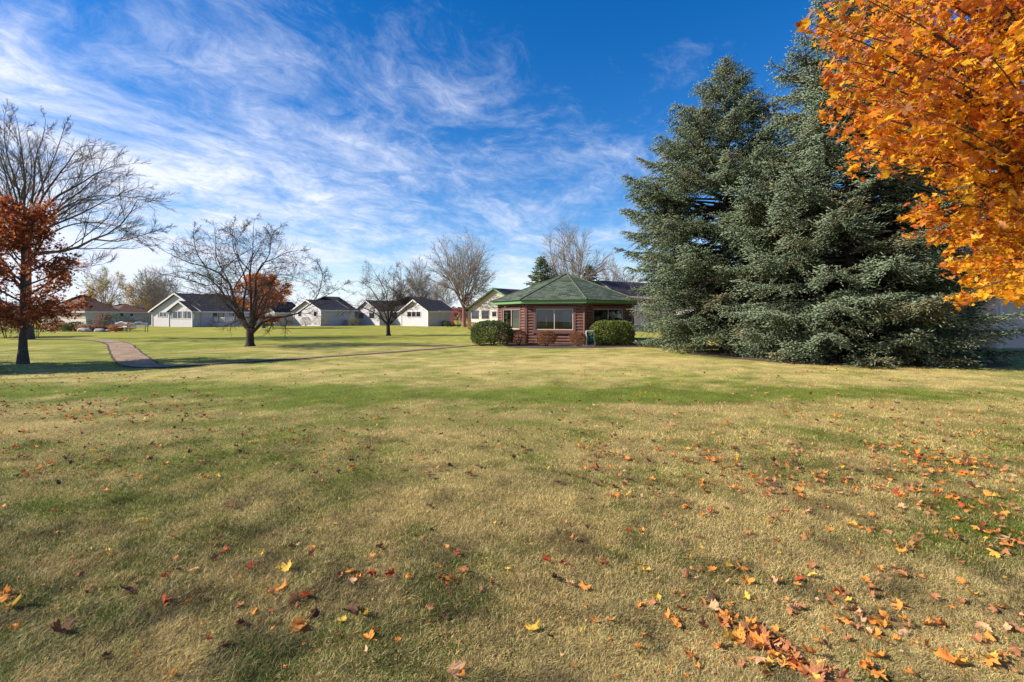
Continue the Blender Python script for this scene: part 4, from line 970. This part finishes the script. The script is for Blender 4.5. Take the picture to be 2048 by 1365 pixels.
# H1 brown hip-roofed house
h=House('ranch_house',172,74,18,'cream house with brown hip roof at the far left','houses in a row beyond the lawn')
xl=h.fx(82); yb=h.fy(238); hw=h.z(623.5); h.hip(xl,0,0,yb,hw,h.z(589)-hw+.1,'cream_siding','roof_brown',inset=3.4)
MB().box(xl+.02,-.05,-.03,-.004,hw*.50,hw-.04).build('upper_wall',M['tan_siding'],h.root)
yc=h.fy(316); h.hip(xl+2.5,-.6,yb+.003,yc,hw-.06,h.z(607,-3,yb+3)-hw,'grey_siding','roof_brown',oh=.38)
for px,wd,n in ((130,1.9,3),(159,.75,1)): h.win('f',h.fx(px),h.z(634),wd,.72,-.031,n,frame='tan_siding')
for px in (244,263): h.win('r',h.fy(px,-.6),h.z(635)+.05,.7,.65,-.6,1)
st=MB(); u0,u1=h.fx(112),h.fx(126); st.box(u0,u0+1.8,-1.5,-.05,.0,.75)
for i in range(5): st.box(u0+1.8+i*.3,u0+2.1+i*.3,-1.5,-.3,0,.62-.14*i)
for i in range(6): st.bar((u0+.1+i*.6,-1.5,.2),(u0+.1+i*.6,-1.5,(1.6 if i<3 else 1.6-.3*(i-3))),.03,4)
st.bar((u0,-1.5,1.6),(u0+1.8,-1.5,1.6),.035,4); st.bar((u0+1.8,-1.5,1.6),(u0+3.4,-1.5,.75),.035,4)
st.build('porch_steps',M['tan_siding'],h.root)
# satellite dish
dm=MB(); px_=h.fy(283,-1.0); dm.bar((-1.0,px_,hw+.1),(-1.0,px_,hw+1.0),.03,6)
for k in range(8):
    a=2*pi*k/8; b=2*pi*(k+1)/8; dm.poly([(-1.0+.05,px_,hw+1.0),(-.85,px_+.45*cos(a),hw+1.05+.4*sin(a)),(-.85,px_+.45*cos(b),hw+1.05+.4*sin(b))])
dm.build('satellite_dish',M['metal'],h.root)
# H2 gabled white house
h=House('ranch_house',386,64,20,'white house with paired front gables and white deck, left of the big crab apple',g_h)
xb=h.fx(338); hb=h.z(622,0,0); 
h.gable(xb,-.12,0,1.6,hb,h.z(604,xb/2,0)-hb,'white_siding','roof_dark',oh=.3)
xo=h.fx(305,1.2); ho=hb; yE=h.fy(548); 
h.gable(xo,0,1.2,yE,ho,h.z(588,xo/2,1.2)-ho,'white_siding','roof_dark',oh=.35,hipback=True)
for x_,y_ in ((xb,0),(-.12,0),(xo,1.2)): h.corner(x_,y_,hb-.12,.16)
h.win('f',h.fx(356.0),h.z(638),2.1,1.05,0,2,True); h.win('f',h.fx(375.0),h.z(638),1.9,1.05,0,2,True)
h.win('f',h.fx(327,1.2),h.z(635),1.5,.75,1.2,2,True)
h.win('r',h.fy(437),.35,1.7,1.75,0,2,frame='shutter'); h.win('r',h.fy(463),h.z(634,0,8),1.0,.9,0,1)
dk=MB(); ya,yb_=h.fy(424),h.fy(505); dk.box(.02,2.4,ya,yb_,.35,.45)
for i in range(24):
    q=ya+(yb_-ya)*i/23; dk.box(2.32,2.36,q-.03,q+.03,.45,1.2)
for i in range(10):
    q=.1+2.2*i/9; dk.box(q-.03,q+.03,ya+.02,ya+.06,.45,1.2)
dk.box(2.29,2.39,ya,yb_,1.2,1.27); dk.box(.1,2.29,ya,ya+.08,1.2,1.27); dk.box(2.35,2.38,ya,yb_,.02,.4); dk.box(.05,2.3,ya-.03,ya-.004,.02,.34); dk.box(2.305,2.315,ya+1.5,yb_,.46,1.19)
dk.build('deck',M['white_trim'],h.root)
y0=h.fy(509); x1=h.fx(550,y0); h.gable(.004,x1,y0,y0+5,ho-.05,1.5,'white_siding','roof_dark',axis='y',oh=.3)
h.win('f',h.fx(515,y0),h.z(633,1,y0),1.1,.8,y0,2)
gl=MB(); 
# H3
h=House('ranch_house',642,70.5,30,'white gabled house seen just right of the big crab apple tree',g_h)
x0=h.fx(588); hb=h.z(620); h.gable(x0,0,0,5,hb,h.z(601,x0/2,0)-hb,'white_siding','roof_dark',oh=.3)
yE=h.fy(709,-.05); h.hip(x0-4,-.05,3,yE,hb-.02,h.z(592,-2,5)-hb,'white_siding','roof_dark',inset=5.)
h.win('f',h.fx(631),h.z(634),.85,.85,0,1); h.win('f',h.fx(600),h.z(634),.85,.85,0,1)
h.corner(0,0,hb-.12,.16); h.corner(x0,0,hb-.12,.16)
# air conditioners
for px in (690,697): 
    q=h.fy(px); mb=MB(); mb.box(.35,1.0,q-.32,q+.32,.05,.85)
    for i in range(9): mb.box(.335,1.015,q-.335,q+.335,.1+i*.085,.125+i*.085)
    mb.bar((.675,q,.85),(.675,q,.90),.24,14); mb.box(.3,1.05,q-.37,q+.37,0,.05)
    mb.build('air_conditioner',M['metal'],h.root)
# H4
h=House('ranch_house',856,68,38,'long white house with two gables, right of the smaller crab apple',g_h)
x0=h.fx(803); hb=h.z(622); h.gable(x0,0,0,5,hb,h.z(601,x0/2,0)-hb,'white_siding','roof_dark',oh=.3)
ym=2.2; x1=h.fx(759); x2=h.fx(710); h.gable(x2,x1,0,5,hb,h.z(602,(x1+x2)/2,0)-hb,'white_siding','roof_dark',oh=.3)
yE=h.fy(908,-.04); h.hip(x2+.3,-.04,ym,yE,hb-.02,h.z(592,-4,5)-hb,'white_siding','roof_dark',inset=5.)
for px in (822,830,): pass
h.win('f',h.fx(828),h.z(635),3.0,.85,0,3); h.win('f',h.fx(723),h.z(639),1.5,1.0,0,1); h.win('f',h.fx(744),h.z(639),1.5,1.0,0,1)
h.win('f',h.fx(790,ym),h.z(639),1.6,1.0,ym,1); h.win('f',h.fx(772,ym),h.z(639),1.2,1.0,ym,1)
h.win('r',h.fy(886,-.04),h.z(638),.35,.8,-.04,1)
for x_ in (x0,0,x1,x2): h.corner(x_,0,hb-.12,.16)
for px in (884,889):
    q=h.fy(px,-.04); mb=MB(); mb.box(.35,.95,q-.3,q+.3,.05,.7)
    for i in range(7): mb.box(.335,.965,q-.315,q+.315,.1+i*.085,.125+i*.085)
    mb.bar((.65,q,.7),(.65,q,.75),.22,14); mb.build('air_conditioner',M['dark_metal'],h.root)
# H5 green trimmed house
h=House('ranch_house',1052,58,42,'cream gabled house with green roof trim left behind the log pavilion','houses in a row beyond the lawn')
x0=h.fx(937); hb=h.z(619,x0,0); h.gable(x0,0,0,9,hb,h.z(577,x0/2,0)-hb-.1,'cream_siding','roof_plum',oh=.4,trim='green_paint')
h.gable(x0-2.5,x0+3,5,14,hb-.2,2.6,'cream_siding','roof_brown',oh=.4,axis='x')
h.win('f',h.fx(950.5),h.z(638.5),1.35,1.1,0,1,frame='shutter'); h.win('f',h.fx(971),h.z(638.5),1.35,1.1,0,1,frame='shutter'); h.win('f',h.fx(989),h.z(635),.9,.8,0,1)
h.corner(x0,0,hb-.2,.16)
# H6a, H6b
h=House('ranch_house',1242,46,58,'house with plum brown roof showing between the pavilion and the spruces',None)
h.gable(-5.6,0,0,7,3.45,1.45,'white_siding','roof_plum',oh=.35)
h=House('ranch_house',1562,38,38,'white house glimpsed through the lower branches of the blue spruces',None)
x0=h.fx(1352); h.gable(x0,0,0,8,2.75,2.4,'white_siding','roof_plum',axis='x',oh=.4)
h.win('f',h.fx(1480),1.0,1.6,1.1,0,2); h.win('f',h.fx(1420),1.0,1.2,1.1,0,1); h.corner(0,0,2.6,.14)
# H7 near grey house at the right edge
def lap(mb,x0,x1,y,h0,h1,pitch=.125,slope=None):
    n=int((h1-h0)/pitch)
    for i in range(n):
        z0=h0+i*pitch; z1=z0+pitch
        mb.hexa([(x0,y-.036,z0),(x1,y-.036,z0),(x1,y,z0),(x0,y,z0),(x0,y-.004,z1),(x1,y-.004,z1),(x1,y,z1),(x0,y,z1)])
h=House('grey_house',1998,22.2,9,'grey lap sided house with white trim at the right edge of the picture',None)
# here local x=0 is the left corner; the house runs to +x
def lapx(mb,y0,y1,x,h0,h1,pitch=.125):
    for i in range(int((h1-h0)/pitch)):
        z0=h0+i*pitch; z1=z0+pitch
        mb.hexa([(x-.022,y0,z0),(x,y0,z0),(x,y1,z0),(x-.022,y1,z0),(x-.004,y0,z1),(x,y0,z1),(x,y1,z1),(x-.004,y1,z1)])
MB().box(.002,6,.002,9,0,2.62).box(-3.0,9,2.602,12,0,3.9).build('wall',M['grey_siding'],h.root)
mb=MB(); lap(mb,.06,6,0,.05,2.6); lapx(mb,.06,2.6,0,.05,2.6); lap(mb,-3.0,-.03,2.6,.05,3.9); lap(mb,-.03,9,2.6,2.75,3.9); lapx(mb,2.6,12,-3.0,.05,3.9)
for i in range(20):
    z0=3.9+i*.125; a=(z0+.125-3.9)/.62; 
    if -3.0+a<3-a*1: mb.hexa([(-3+a,2.578,z0),(9-a,2.578,z0),(9-a,2.6,z0),(-3+a,2.6,z0),(-3+a,2.596,z0+.125),(9-a,2.596,z0+.125),(9-a,2.6,z0+.125),(-3+a,2.6,z0+.125)])
mb.build('lap_siding',m_flat('grey_lap_siding',(.60,.48,.39),.55,.05,3),h.root)
MB().poly([(-3,2.59,3.9),(9,2.59,3.9),(3,2.59,7.6)]).build('gable_end',M['grey_siding'],h.root); MB().poly([(9,12,3.9),(-3,12,3.9),(3,12,7.6)]).build('gable_end',M['grey_siding'],h.root)
mb=MB(); mb.slab([(-3.5,2.1,3.70),(3,2.1,7.78),(3,12.4,7.78),(-3.5,12.4,3.70)],.12).slab([(3,2.1,7.78),(9.5,2.1,3.70),(9.5,12.4,3.70),(3,12.4,7.78)],.12)
mb.slab([(-.35,-.4,2.62),(6.4,-.4,2.62),(6.4,2.58,3.5),(-.35,2.58,3.5)],.10); ro=mb.build('roof',M['roof_plum'],h.root); quad_uv(ro.data)
mb=MB(); mb.box(-.07,.06,-.07,.06,0,2.5); mb.box(-3.07,-2.95,2.53,2.66,0,3.7)
mb.hexa([(-3.5,2.05,3.42),(3,2.05,7.5),(3,2.09,7.5),(-3.5,2.09,3.42),(-3.5,2.05,3.72),(3,2.05,7.8),(3,2.09,7.8),(-3.5,2.09,3.72)])
mb.box(-.4,6.4,-.46,-.402,2.42,2.63); mb.box(-.39,-.352,-.4,2.5,2.42,2.64); mb.box(-.35,6.4,-.4,.0,2.42,2.45); mb.bar((-.02,-.12,.1),(-.02,-.12,2.4),.04,6)
mb.build('trim',M['white_trim'],h.root)

# ------------------------------------------------------------------ garden island far left, shrubs by the houses
g='shrubs of the far garden bed'
RB=[(.25,.05,.04),(.35,.09,.05),(.15,.05,.04)]; GB=[(.05,.09,.03),(.09,.13,.04)]; OB=[(.5,.25,.08),(.4,.14,.05),(.55,.36,.12)]; PB=[(.45,.30,.20),(.3,.2,.13)]
def garden(px,py,d,w,hh,cols,label,seed,n=1400,name='garden_shrub',grp=g):
    x=(px-CX)/F*d; blob((x,d,0),(w/2,w/2*.8,hh/2),n,.10,cols,[1]*len(cols),label,name,'shrub',grp,seed,2.2,T_DIAMOND,.25,zc=hh/2)
for i,a in enumerate([
 (100,0,48,1.8,.8,OB,'orange brown garden shrub left of the hip roofed house steps'),
 (118,0,47,1.7,.9,OB,'bright orange mound shrub in the garden bed below the steps'),
 (128,0,46.5,1.6,.7,[(.3,.2,.06),(.45,.3,.07)],'golden mound shrub in the garden bed'),
 (141,0,46,1.5,.7,GB,'small dark green shrub in the garden bed'),
 (150,0,48,1.5,.9,GB,'green shrub in the middle of the garden bed'),
 (159,0,46,1.2,.6,RB,'dark red low shrub near the pale rocks'),
 (170,0,46,1.5,.7,[(.55,.33,.22),(.5,.25,.12)],'salmon pink shrub behind the flat pale rock'),
 (184,0,47,1.2,.5,RB,'low plum coloured shrub right of the flat pale rock'),
 (200,0,47,1.4,.5,RB,'low purple shrub beside the leaning dry grass'),
 (206,0,48.5,1.7,1.7,RB+PB,'tall thin red shrub left of the dark green one'),
 (233,0,49,2.9,1.6,[(.035,.06,.02),(.06,.085,.025)],'large dark green rounded shrub behind the white benches'),
 (250,0,47.5,1.8,.85,OB,'orange grassy shrub between the two white benches'),
 (232,0,44.5,1.2,.6,[(.5,.15,.08),(.45,.2,.1)],'red orange low flowers in front of the left bench')]):
    garden(a[0],0,a[2],a[3],a[4],a[5],a[6],200+i)
# dark red thicket behind the big bare tree
for i,(px,d_,w_,hh,lab) in enumerate([(15,33,3.2,2.4,'wine red thicket shrub at the left edge behind the maple trunk'),(-45,33,3.5,2.6,'wine red thicket shrub cut by the left edge of the frame'),(72,35,2.6,2.3,'wine red shrub right of the big bare trunk')]):
    garden(px,0,d_,w_,hh,[(.16,.035,.03),(.22,.06,.04),(.10,.03,.03)],lab,230+i,5000,'red_shrub','wine red shrubs behind the left trees')
for i,(px,d_,w_,hh,cols,lab) in enumerate([(612,69,1.6,1.3,[(.3,.25,.23),(.2,.14,.12)],'grey brown round shrub before the white gable house'),(642,69,2.3,1.6,[(.35,.25,.14),(.25,.16,.1)],'tan round shrub at the corner of the white gable house'),
   (706,72,1.8,1.3,[(.3,.27,.1),(.2,.18,.08)],'olive shrub beside the air conditioners'),(535,66,1.5,.8,GB,'dark low shrub beside the orange tree trunk'),(505,65,1.0,.9,GB,'dark low shrub left of the orange tree trunk'),
   (917,62,2.3,2.5,[(.55,.02,.03),(.4,.02,.03)],'bright crimson shrub beside the tall ash trunk'),(1008,60,2.4,1.0,[(.2,.09,.05),(.12,.1,.04)],'dark shrub beneath the green trimmed house window'),
   (945,60,1.6,.7,OB,'small orange shrub at the foot of the green trimmed house'),(895,66,1.2,.7,GB,'low dark shrub by the long white house end wall'),(903,66,1.0,.6,GB,'lowest dark shrub at the long white house corner'),
   (565,68,3.0,1.3,[(.16,.11,.09),(.2,.15,.12)],'twiggy brown shrubs between two white houses'),(295,70,2.4,1.3,[(.10,.06,.06),(.06,.08,.04)],'dark plants at the end wall of the cream house'),(268,72,1.8,.9,[(.05,.07,.12),(.05,.08,.04)],'blue green plant along the cream house wall'),
   (190,62,3,1.0,GB,'dark green low shrub by the hip roof house corner')]):
    garden(px,0,d_,w_,hh,cols,lab,260+i,900,'foundation_shrub','shrubs along the far house walls')
# pale rocks
rg=np.random.default_rng(9)
for i,(px,d_,w_,lab) in enumerate([(169,45,1.3,'flat pale rock at the front of the garden bed'),(199,45,1.1,'pale slanted rock right of the flat one'),(101,47,.9,'pale rounded rock at the left end of the garden bed'),(214,45.5,.7,'small pale rock before the tall red shrub')]):
    n=60; D=unit(rg.normal(0,1,(n,3))); import bmesh
    bmx=bmesh.new()
    for p in D*np.array([w_/2,w_/3,w_/5])*rg.uniform(.85,1.05,(n,1)): bmx.verts.new(p)
    bmesh.ops.convex_hull(bmx,input=bmx.verts); me=bpy.data.meshes.new('garden_rock'); bmx.to_mesh(me); bmx.free()
    tag(link('garden_rock',me,M['rock'],None,((px-CX)/F*d_,d_,w_/9)),lab,'rock','rocks of the far garden bed')
# benches
def bench(px,d_,rz,label):
    root=empty('garden_bench',((px-CX)/F*d_,d_,0),rz,label,'bench','pale garden benches'); W_=1.5
    mb=MB()
    for i in range(5): mb.box(-W_/2,W_/2,-.25+i*.1,-.18+i*.1,.43,.46)
    mb.build('seat',M['white_trim'],root)
    mb=MB(); pts=[(-W_/2,.80),(-W_/4,.82),(-.18,.92),(.18,.92),(W_/4,.82),(W_/2,.80)]
    for (a,b),(c,e) in zip(pts[:-1],pts[1:]): mb.bar((a,.24,b),(c,.26,e),.03,6)
    for i in range(15):
        q=-W_/2+.05+i*(W_-.1)/14; mb.bar((q,.24,.46),(q,.25,.80+(.1 if abs(q)<.3 else 0)),.014,4)
    mb.bar((-W_/2,.24,.5),(W_/2,.24,.5),.025,6); mb.build('backrest',M['white_trim'],root)
    for s_ in (-1,1):
        x=s_*(W_/2-.03)
        MB().bar((x,-.22,0),(x,-.22,.66),.025,6).build('leg',M['dark_metal'],root); MB().bar((x,.22,0),(x,.24,.82),.025,6).build('leg',M['dark_metal'],root)
        MB().bar((x,-.26,.66),(x,.24,.68),.025,6).build('armrest',M['white_trim'],root)
bench(275,44,R_(12),'white curved-back garden bench facing the lawn, right end of the garden bed')
bench(237,44.5,R_(-14),'shaded grey bench half hidden by red flowers, left of the white one')

# distant tree line, countless
rg=np.random.default_rng(99); n=60000; x=rg.uniform(-240,260,n); y=rg.uniform(150,185,n); hh=3.2+2.4*fbm(x,y*0,.06,3,3); z=rg.random(n)**.8*hh
V,T,C=scatter(T_DIAMOND,np.stack([x,y,z],-1),rg.uniform(.5,1.2,n),rotmats(n,.1,rg),mixcol([(.10,.085,.07),(.12,.09,.05),(.07,.08,.05)],[3,2,2],n,.2,rg))
tag(link('far_woods',tri_mesh('far_woods',V,T,C),M['leafcol']),'low brown and green wood on the horizon behind the houses','woods',kind='stuff')

# ------------------------------------------------------------------ fallen leaves
LEAFC={'y':('yellow',(.74,.42,.04),(.80,.54,.12)),'o':('orange',(.78,.24,.04),(.80,.36,.08)),'b':('brown',(.36,.13,.055),(.52,.24,.11)),
       'r':('red',(.42,.05,.025),(.5,.12,.04)),'t':('tan',(.66,.35,.17),(.74,.46,.24)),'d':('dark brown',(.10,.045,.03),(.16,.08,.05))}
LMAT={k:m_leaf('fallen_leaf_'+v[0].replace(' ','_'),v[1],v[2],.25) for k,v in LEAFC.items()}
FORMS=[('gently curved',.25,.15,.35),('curled',1.2,.0,.3),('folded',.4,.95,.1),('cupped',.7,.3,.35),('crumpled',1.0,.2,.8),('arched',-.9,.1,.3),('rolled up',1.9,0,.2),('wavy',.3,.2,.8)]
FT=[leaf_template(3,c_,f_,w_,50+i) for i,(nm,c_,f_,w_) in enumerate(FORMS)]
LM_={}
def leaf_mesh(ci,fi):
    if (ci,fi) not in LM_:
        V,T=FT[fi]; me=tri_mesh('maple_leaf',V,T,smooth=False); me.materials.append(LMAT[ci]); LM_[(ci,fi)]=me
    return LM_[(ci,fi)]
HAND='''8 1195 y 13;10 1207 o 10;20 1222 y 13;33 1265 o 8;118 1275 d 15;262 1188 d 13;268 1173 b 8;328 1215 r 12;345 1080 b 9;347 1126 b 9;388 1147 t 10;430 1097 b 9;452 1108 r 10;425 1125 d 9;502 1141 r 9;482 1161 o 5;477 1222 b 8;511 1230 y 9;487 1256 d 8;418 1287 r 5;445 1302 d 8;216 1110 y 8;160 1158 y 8;147 1122 b 6;110 1072 o 6;288 1047 y 7;345 1362 o 7;525 1114 y 8;557 1143 y 7;573 1148 y 12;618 1119 b 9;580 1100 d 9;682 1157 b 11;705 1149 o 9;700 1170 t 9;718 1163 o 9;742 1154 r 9;782 1156 r 9;815 1162 y 8;745 1120 o 6;786 1115 t 6;755 1101 d 12;862 1068 d 8;847 1085 o 8;672 1055 o 6;564 1185 t 11;545 1196 o 9;595 1210 y 12;615 1200 r 11;605 1260 t 13;632 1240 d 12;705 1225 d 16;728 1240 y 12;680 1253 y 9;746 1270 o 10;738 1288 y 11;732 1314 t 6;858 1226 b 8;910 1172 o 15;925 1145 b 10;880 1163 b 12;983 1173 b 8;1016 1147 y 6;875 1142 o 6;900 1360 t 14;987 1053 y 6;1090 1128 r 9;1125 1135 r 7;1140 1083 o 8;1150 1087 t 7;1173 1060 d 9;1130 1052 o 6;1208 1130 o 9;1207 1138 b 7;1274 1137 y 11;1290 1150 y 10;1110 1165 d 10;1142 1178 t 10;1168 1185 t 10;1284 1070 o 9;1373 1160 y 9;1398 1145 b 7;1420 1147 t 9;1378 1122 t 6;1445 1123 t 6;1455 1140 y 9;1480 1143 y 12;1495 1170 o 12;1343 1193 b 7;1362 1202 o 10;1300 1215 y 12;1278 1222 o 9;1365 1228 r 10;1405 1213 b 8;1422 1227 y 14;1445 1255 o 12;1335 1245 o 8;1353 1250 t 9;1067 1268 y 11;1100 1282 d 8;1495 1208 y 9;1515 1230 b 7;1485 1280 y 12;1505 1290 o 12;1440 1300 o 9;1460 1288 y 9;1530 1300 o 12;1500 1305 b 11;1382 1325 y 12;1477 1345 b 9;1520 1330 t 11;1545 1290 o 14;1540 1310 b 10;1555 1325 r 10;1580 1340 o 11;1577 1300 y 9;1583 1235 b 9;1590 1225 t 9;1675 1190 o 9;1690 1195 y 9;1660 1215 o 9;1700 1227 b 12;1695 1210 y 7;1718 1235 t 8;1745 1255 o 10;1770 1250 y 11;1765 1260 o 10;1818 1265 b 8;1805 1275 t 8;1790 1290 o 7;1755 1280 t 10;1865 1250 t 13;1885 1258 b 11;1850 1258 o 9;1965 1260 t 9;1975 1282 o 11;2010 1265 o 11;2030 1268 b 9;2005 1225 o 9;1990 1230 y 8;1945 1195 y 10;1920 1210 b 9;1930 1175 o 8;1760 1325 t 14;1778 1300 b 8;1855 1305 t 9;1905 1330 y 14;1925 1338 y 10;1970 1325 y 12;1985 1335 o 12;2005 1320 t 10;1740 1345 o 9;1750 1360 o 11;1828 1362 o 10;1627 1137 y 9;1623 1158 y 9;1600 1155 o 6;1588 1156 o 6;1595 1178 o 6;1700 1057 b 9;1718 1062 t 8;1750 1068 b 8;1655 1065 o 9;1795 1100 o 10;1815 1105 b 10;1805 1110 o 9;1835 1090 b 12;1790 1145 o 9;1800 1155 b 9;1812 1162 b 9;1758 1148 o 8;1895 1083 y 9;1910 1080 o 10;1920 1088 b 10;1990 1068 o 10;2020 1070 o 11;2030 1090 b 11;2040 1095 b 10;1990 1115 y 11;2010 1110 o 10;1975 1103 b 9;1970 1070 d 9;320 896 y 10;403 956 y 8;434 957 y 9;207 987 o 11;343 794 y 9;652 918 o 9;45 868 d 12;118 973 d 10;487 879 d 12;460 1020 b 12;400 928 o 10;1208 912 b 12;1195 940 b 11;955 937 d 12;855 1018 d 12;1650 812 y 9;1645 960 o 12;1690 965 b 11;1840 1015 o 13;1835 985 o 13;1905 1000 o 13;2000 1000 y 12;1780 960 b 9;1560 990 b 10;1400 970 o 10;1255 995 y 9;1120 970 d 10;1850 955 b 11;1950 925 o 12'''
items=[]
for s_ in HAND.split(';'):
    a=s_.split(); px,py,c_,sz=float(a[0]),float(a[1]),a[2],float(a[3])/100*.97; items.append([px,py,c_,sz])
rg=np.random.default_rng(123)
def rnd(n,pxr,pyr,wts,szr):
    for _ in range(n): items.append([rg.uniform(*pxr),rg.uniform(*pyr),rg.choice(list('yobrtd'),p=np.array(wts)/sum(wts)),rg.uniform(*szr)])
for cx_,cy_,sx,sy,n_ in ((1570,912,25,5,7),(1770,900,45,7,16),(1850,925,60,12,30),(1910,930,60,12,26),(1960,955,50,10,12),(1640,962,30,6,8),(1760,985,40,8,8),(1850,1000,60,12,14),(1940,1000,60,12,14),(1980,1030,50,8,12),(1430,905,40,12,8),(1610,1025,30,8,8),(1800,1040,60,10,10),(1420,1028,20,6,6),(1900,1060,70,10,12),
   (1480,1268,45,18,4),(1565,1322,40,22,4),(1720,1230,70,25,10),(1560,1325,25,14,8),(2020,1080,18,12,8),(1620,745,60,4,16),(1720,749,60,4,16)):
    for _ in range(n_): items.append([rg.normal(cx_,sx),rg.normal(cy_,sy),rg.choice(list('yobrtd'),p=[.12,.33,.3,.05,.17,.03]),rg.uniform(.06,.12)])
for _ in range(30):
    t_=rg.random(); items.append([1425+245*t_+rg.normal(0,16),1222+150*t_+rg.normal(0,13),rg.choice(list('yobrtd'),p=[.14,.38,.26,.04,.14,.04]),rg.uniform(.07,.135)])
rnd(130,(1300,2060),(850,1365),[1.2,3,3,.6,2.2,.4],(.035,.10)); rnd(70,(0,1300),(880,1365),[1,1.5,2,1.2,1,2],(.03,.085))
n_ind0=len(items)
rnd(700,(1150,2060),(740,1000),[.6,1.6,3.5,.3,2,1.8],(.05,.115)); rnd(480,(0,1200),(745,960),[.4,.8,2,.5,.6,4],(.05,.11)); rnd(230,(0,420),(748,850),[.6,.8,2,.5,.6,4],(.07,.12)); rnd(260,(0,2050),(690,760),[.8,1,3,.3,1.5,2.5],(.05,.11)); rnd(90,(-20,480),(655,760),[3,1,1,.2,1,1],(.07,.12)); rnd(500,(1100,2060),(860,1365),[1,2.5,3,.5,2,.5],(.014,.035)); rnd(300,(0,1100),(860,1365),[1,2,3,1,2,1],(.012,.028))
for it in items:
    if it[2]=='y' and rg.random()<.5: it[2]=rg.choice(list('oobt'))
    if it[2]=='o' and rg.random()<.16: it[2]=rg.choice(list('bbt'))
    if it[2]=='t' and rg.random()<.4: it[2]='o'
    it[3]*=rg.uniform(.78,1.0)
    g_=GX(it[0],it[1]); it.append(g_); it.append(it[3]/g_[1])
size_px=np.array([it[5] for it in items]); order=np.argsort(-size_px); ind=set(order[:298].tolist())
words=[]; objs=[]; rest=[]
forms_for={}
for i,it in enumerate(items):
    px,py,c_,sz,gp,_=it; fi=int(rg.integers(0,len(FT))); rz=rg.uniform(0,2*pi); tilt=(rg.normal(0,.38),rg.normal(0,.38)); zz=(.022 if gp[1]<7 else .030)+.004*rg.random()
    if i in ind:
        o=link('maple_leaf',leaf_mesh(c_,fi),None,None,(gp[0],gp[1],zz)); o.scale=(sz,)*3; o.rotation_euler=(tilt[0],tilt[1],rz)
        o['category']='leaf'; o['group']='fallen maple leaves on the lawn'; objs.append((o,px,py,c_,fi,sz))
    else: rest.append((gp,c_,fi,sz,rz,tilt,zz))
# labels: colour, form, place; ties broken by order from the left
def place(px,py):
    r='at bottom edge' if py>1310 else 'near bottom edge' if py>1230 else 'low in the foreground' if py>1140 else 'in the foreground' if py>1050 else 'mid lawn' if py>930 else 'on the farther lawn'
    c='far left' if px<180 else 'left' if px<500 else 'left of centre' if px<860 else 'centre' if px<1150 else 'right of centre' if px<1420 else 'right' if px<1750 else 'far right'
    return r+', '+c
size_w=lambda s: 'large' if s>.115 else 'small' if s<.075 else 'medium'
from collections import defaultdict
dd=defaultdict(list)
for t in objs: dd[(size_w(t[5]),LEAFC[t[3]][0],FORMS[t[4]][0],place(t[1],t[2]))].append(t)
ORD=['first','second','third','fourth','fifth','sixth','seventh','eighth','ninth','tenth']
for k,ts in dd.items():
    base=f'{k[0]} {k[2]} {k[1]} maple leaf {k[3]}'
    ts.sort(key=lambda t:t[1])
    for i,t in enumerate(ts): t[0]['label']=base if len(ts)==1 else base+f', {ORD[i]} from left'
parts=[]
for gp,c_,fi,sz,rz,tilt,zz in rest:
    V,T=leaf_rest[fi] if 'leaf_rest' in globals() else FT[fi]
    ca,sa=cos(rz),sin(rz); Rz=np.array([[ca,-sa,0],[sa,ca,0],[0,0,1]]); Rx=np.array([[1,0,0],[0,cos(tilt[0]),-sin(tilt[0])],[0,sin(tilt[0]),cos(tilt[0])]])
    W=(V@Rx.T@Rz.T)*sz+np.array([gp[0],gp[1],zz]); k1=np.array(LEAFC[c_][1]);k2=np.array(LEAFC[c_][2]); C=np.tile(k1+(k2-k1)*rg.random(),(len(V),1)); parts.append((W,T,C))
V,T,C=merge(parts); tag(link('leaf_litter',tri_mesh('leaf_litter',V,T,C),M['leafcol']),'scattered small dry brown and orange leaves over the far lawn','leaf litter',kind='stuff')
print('leaves',len(items),'individual',len(objs))
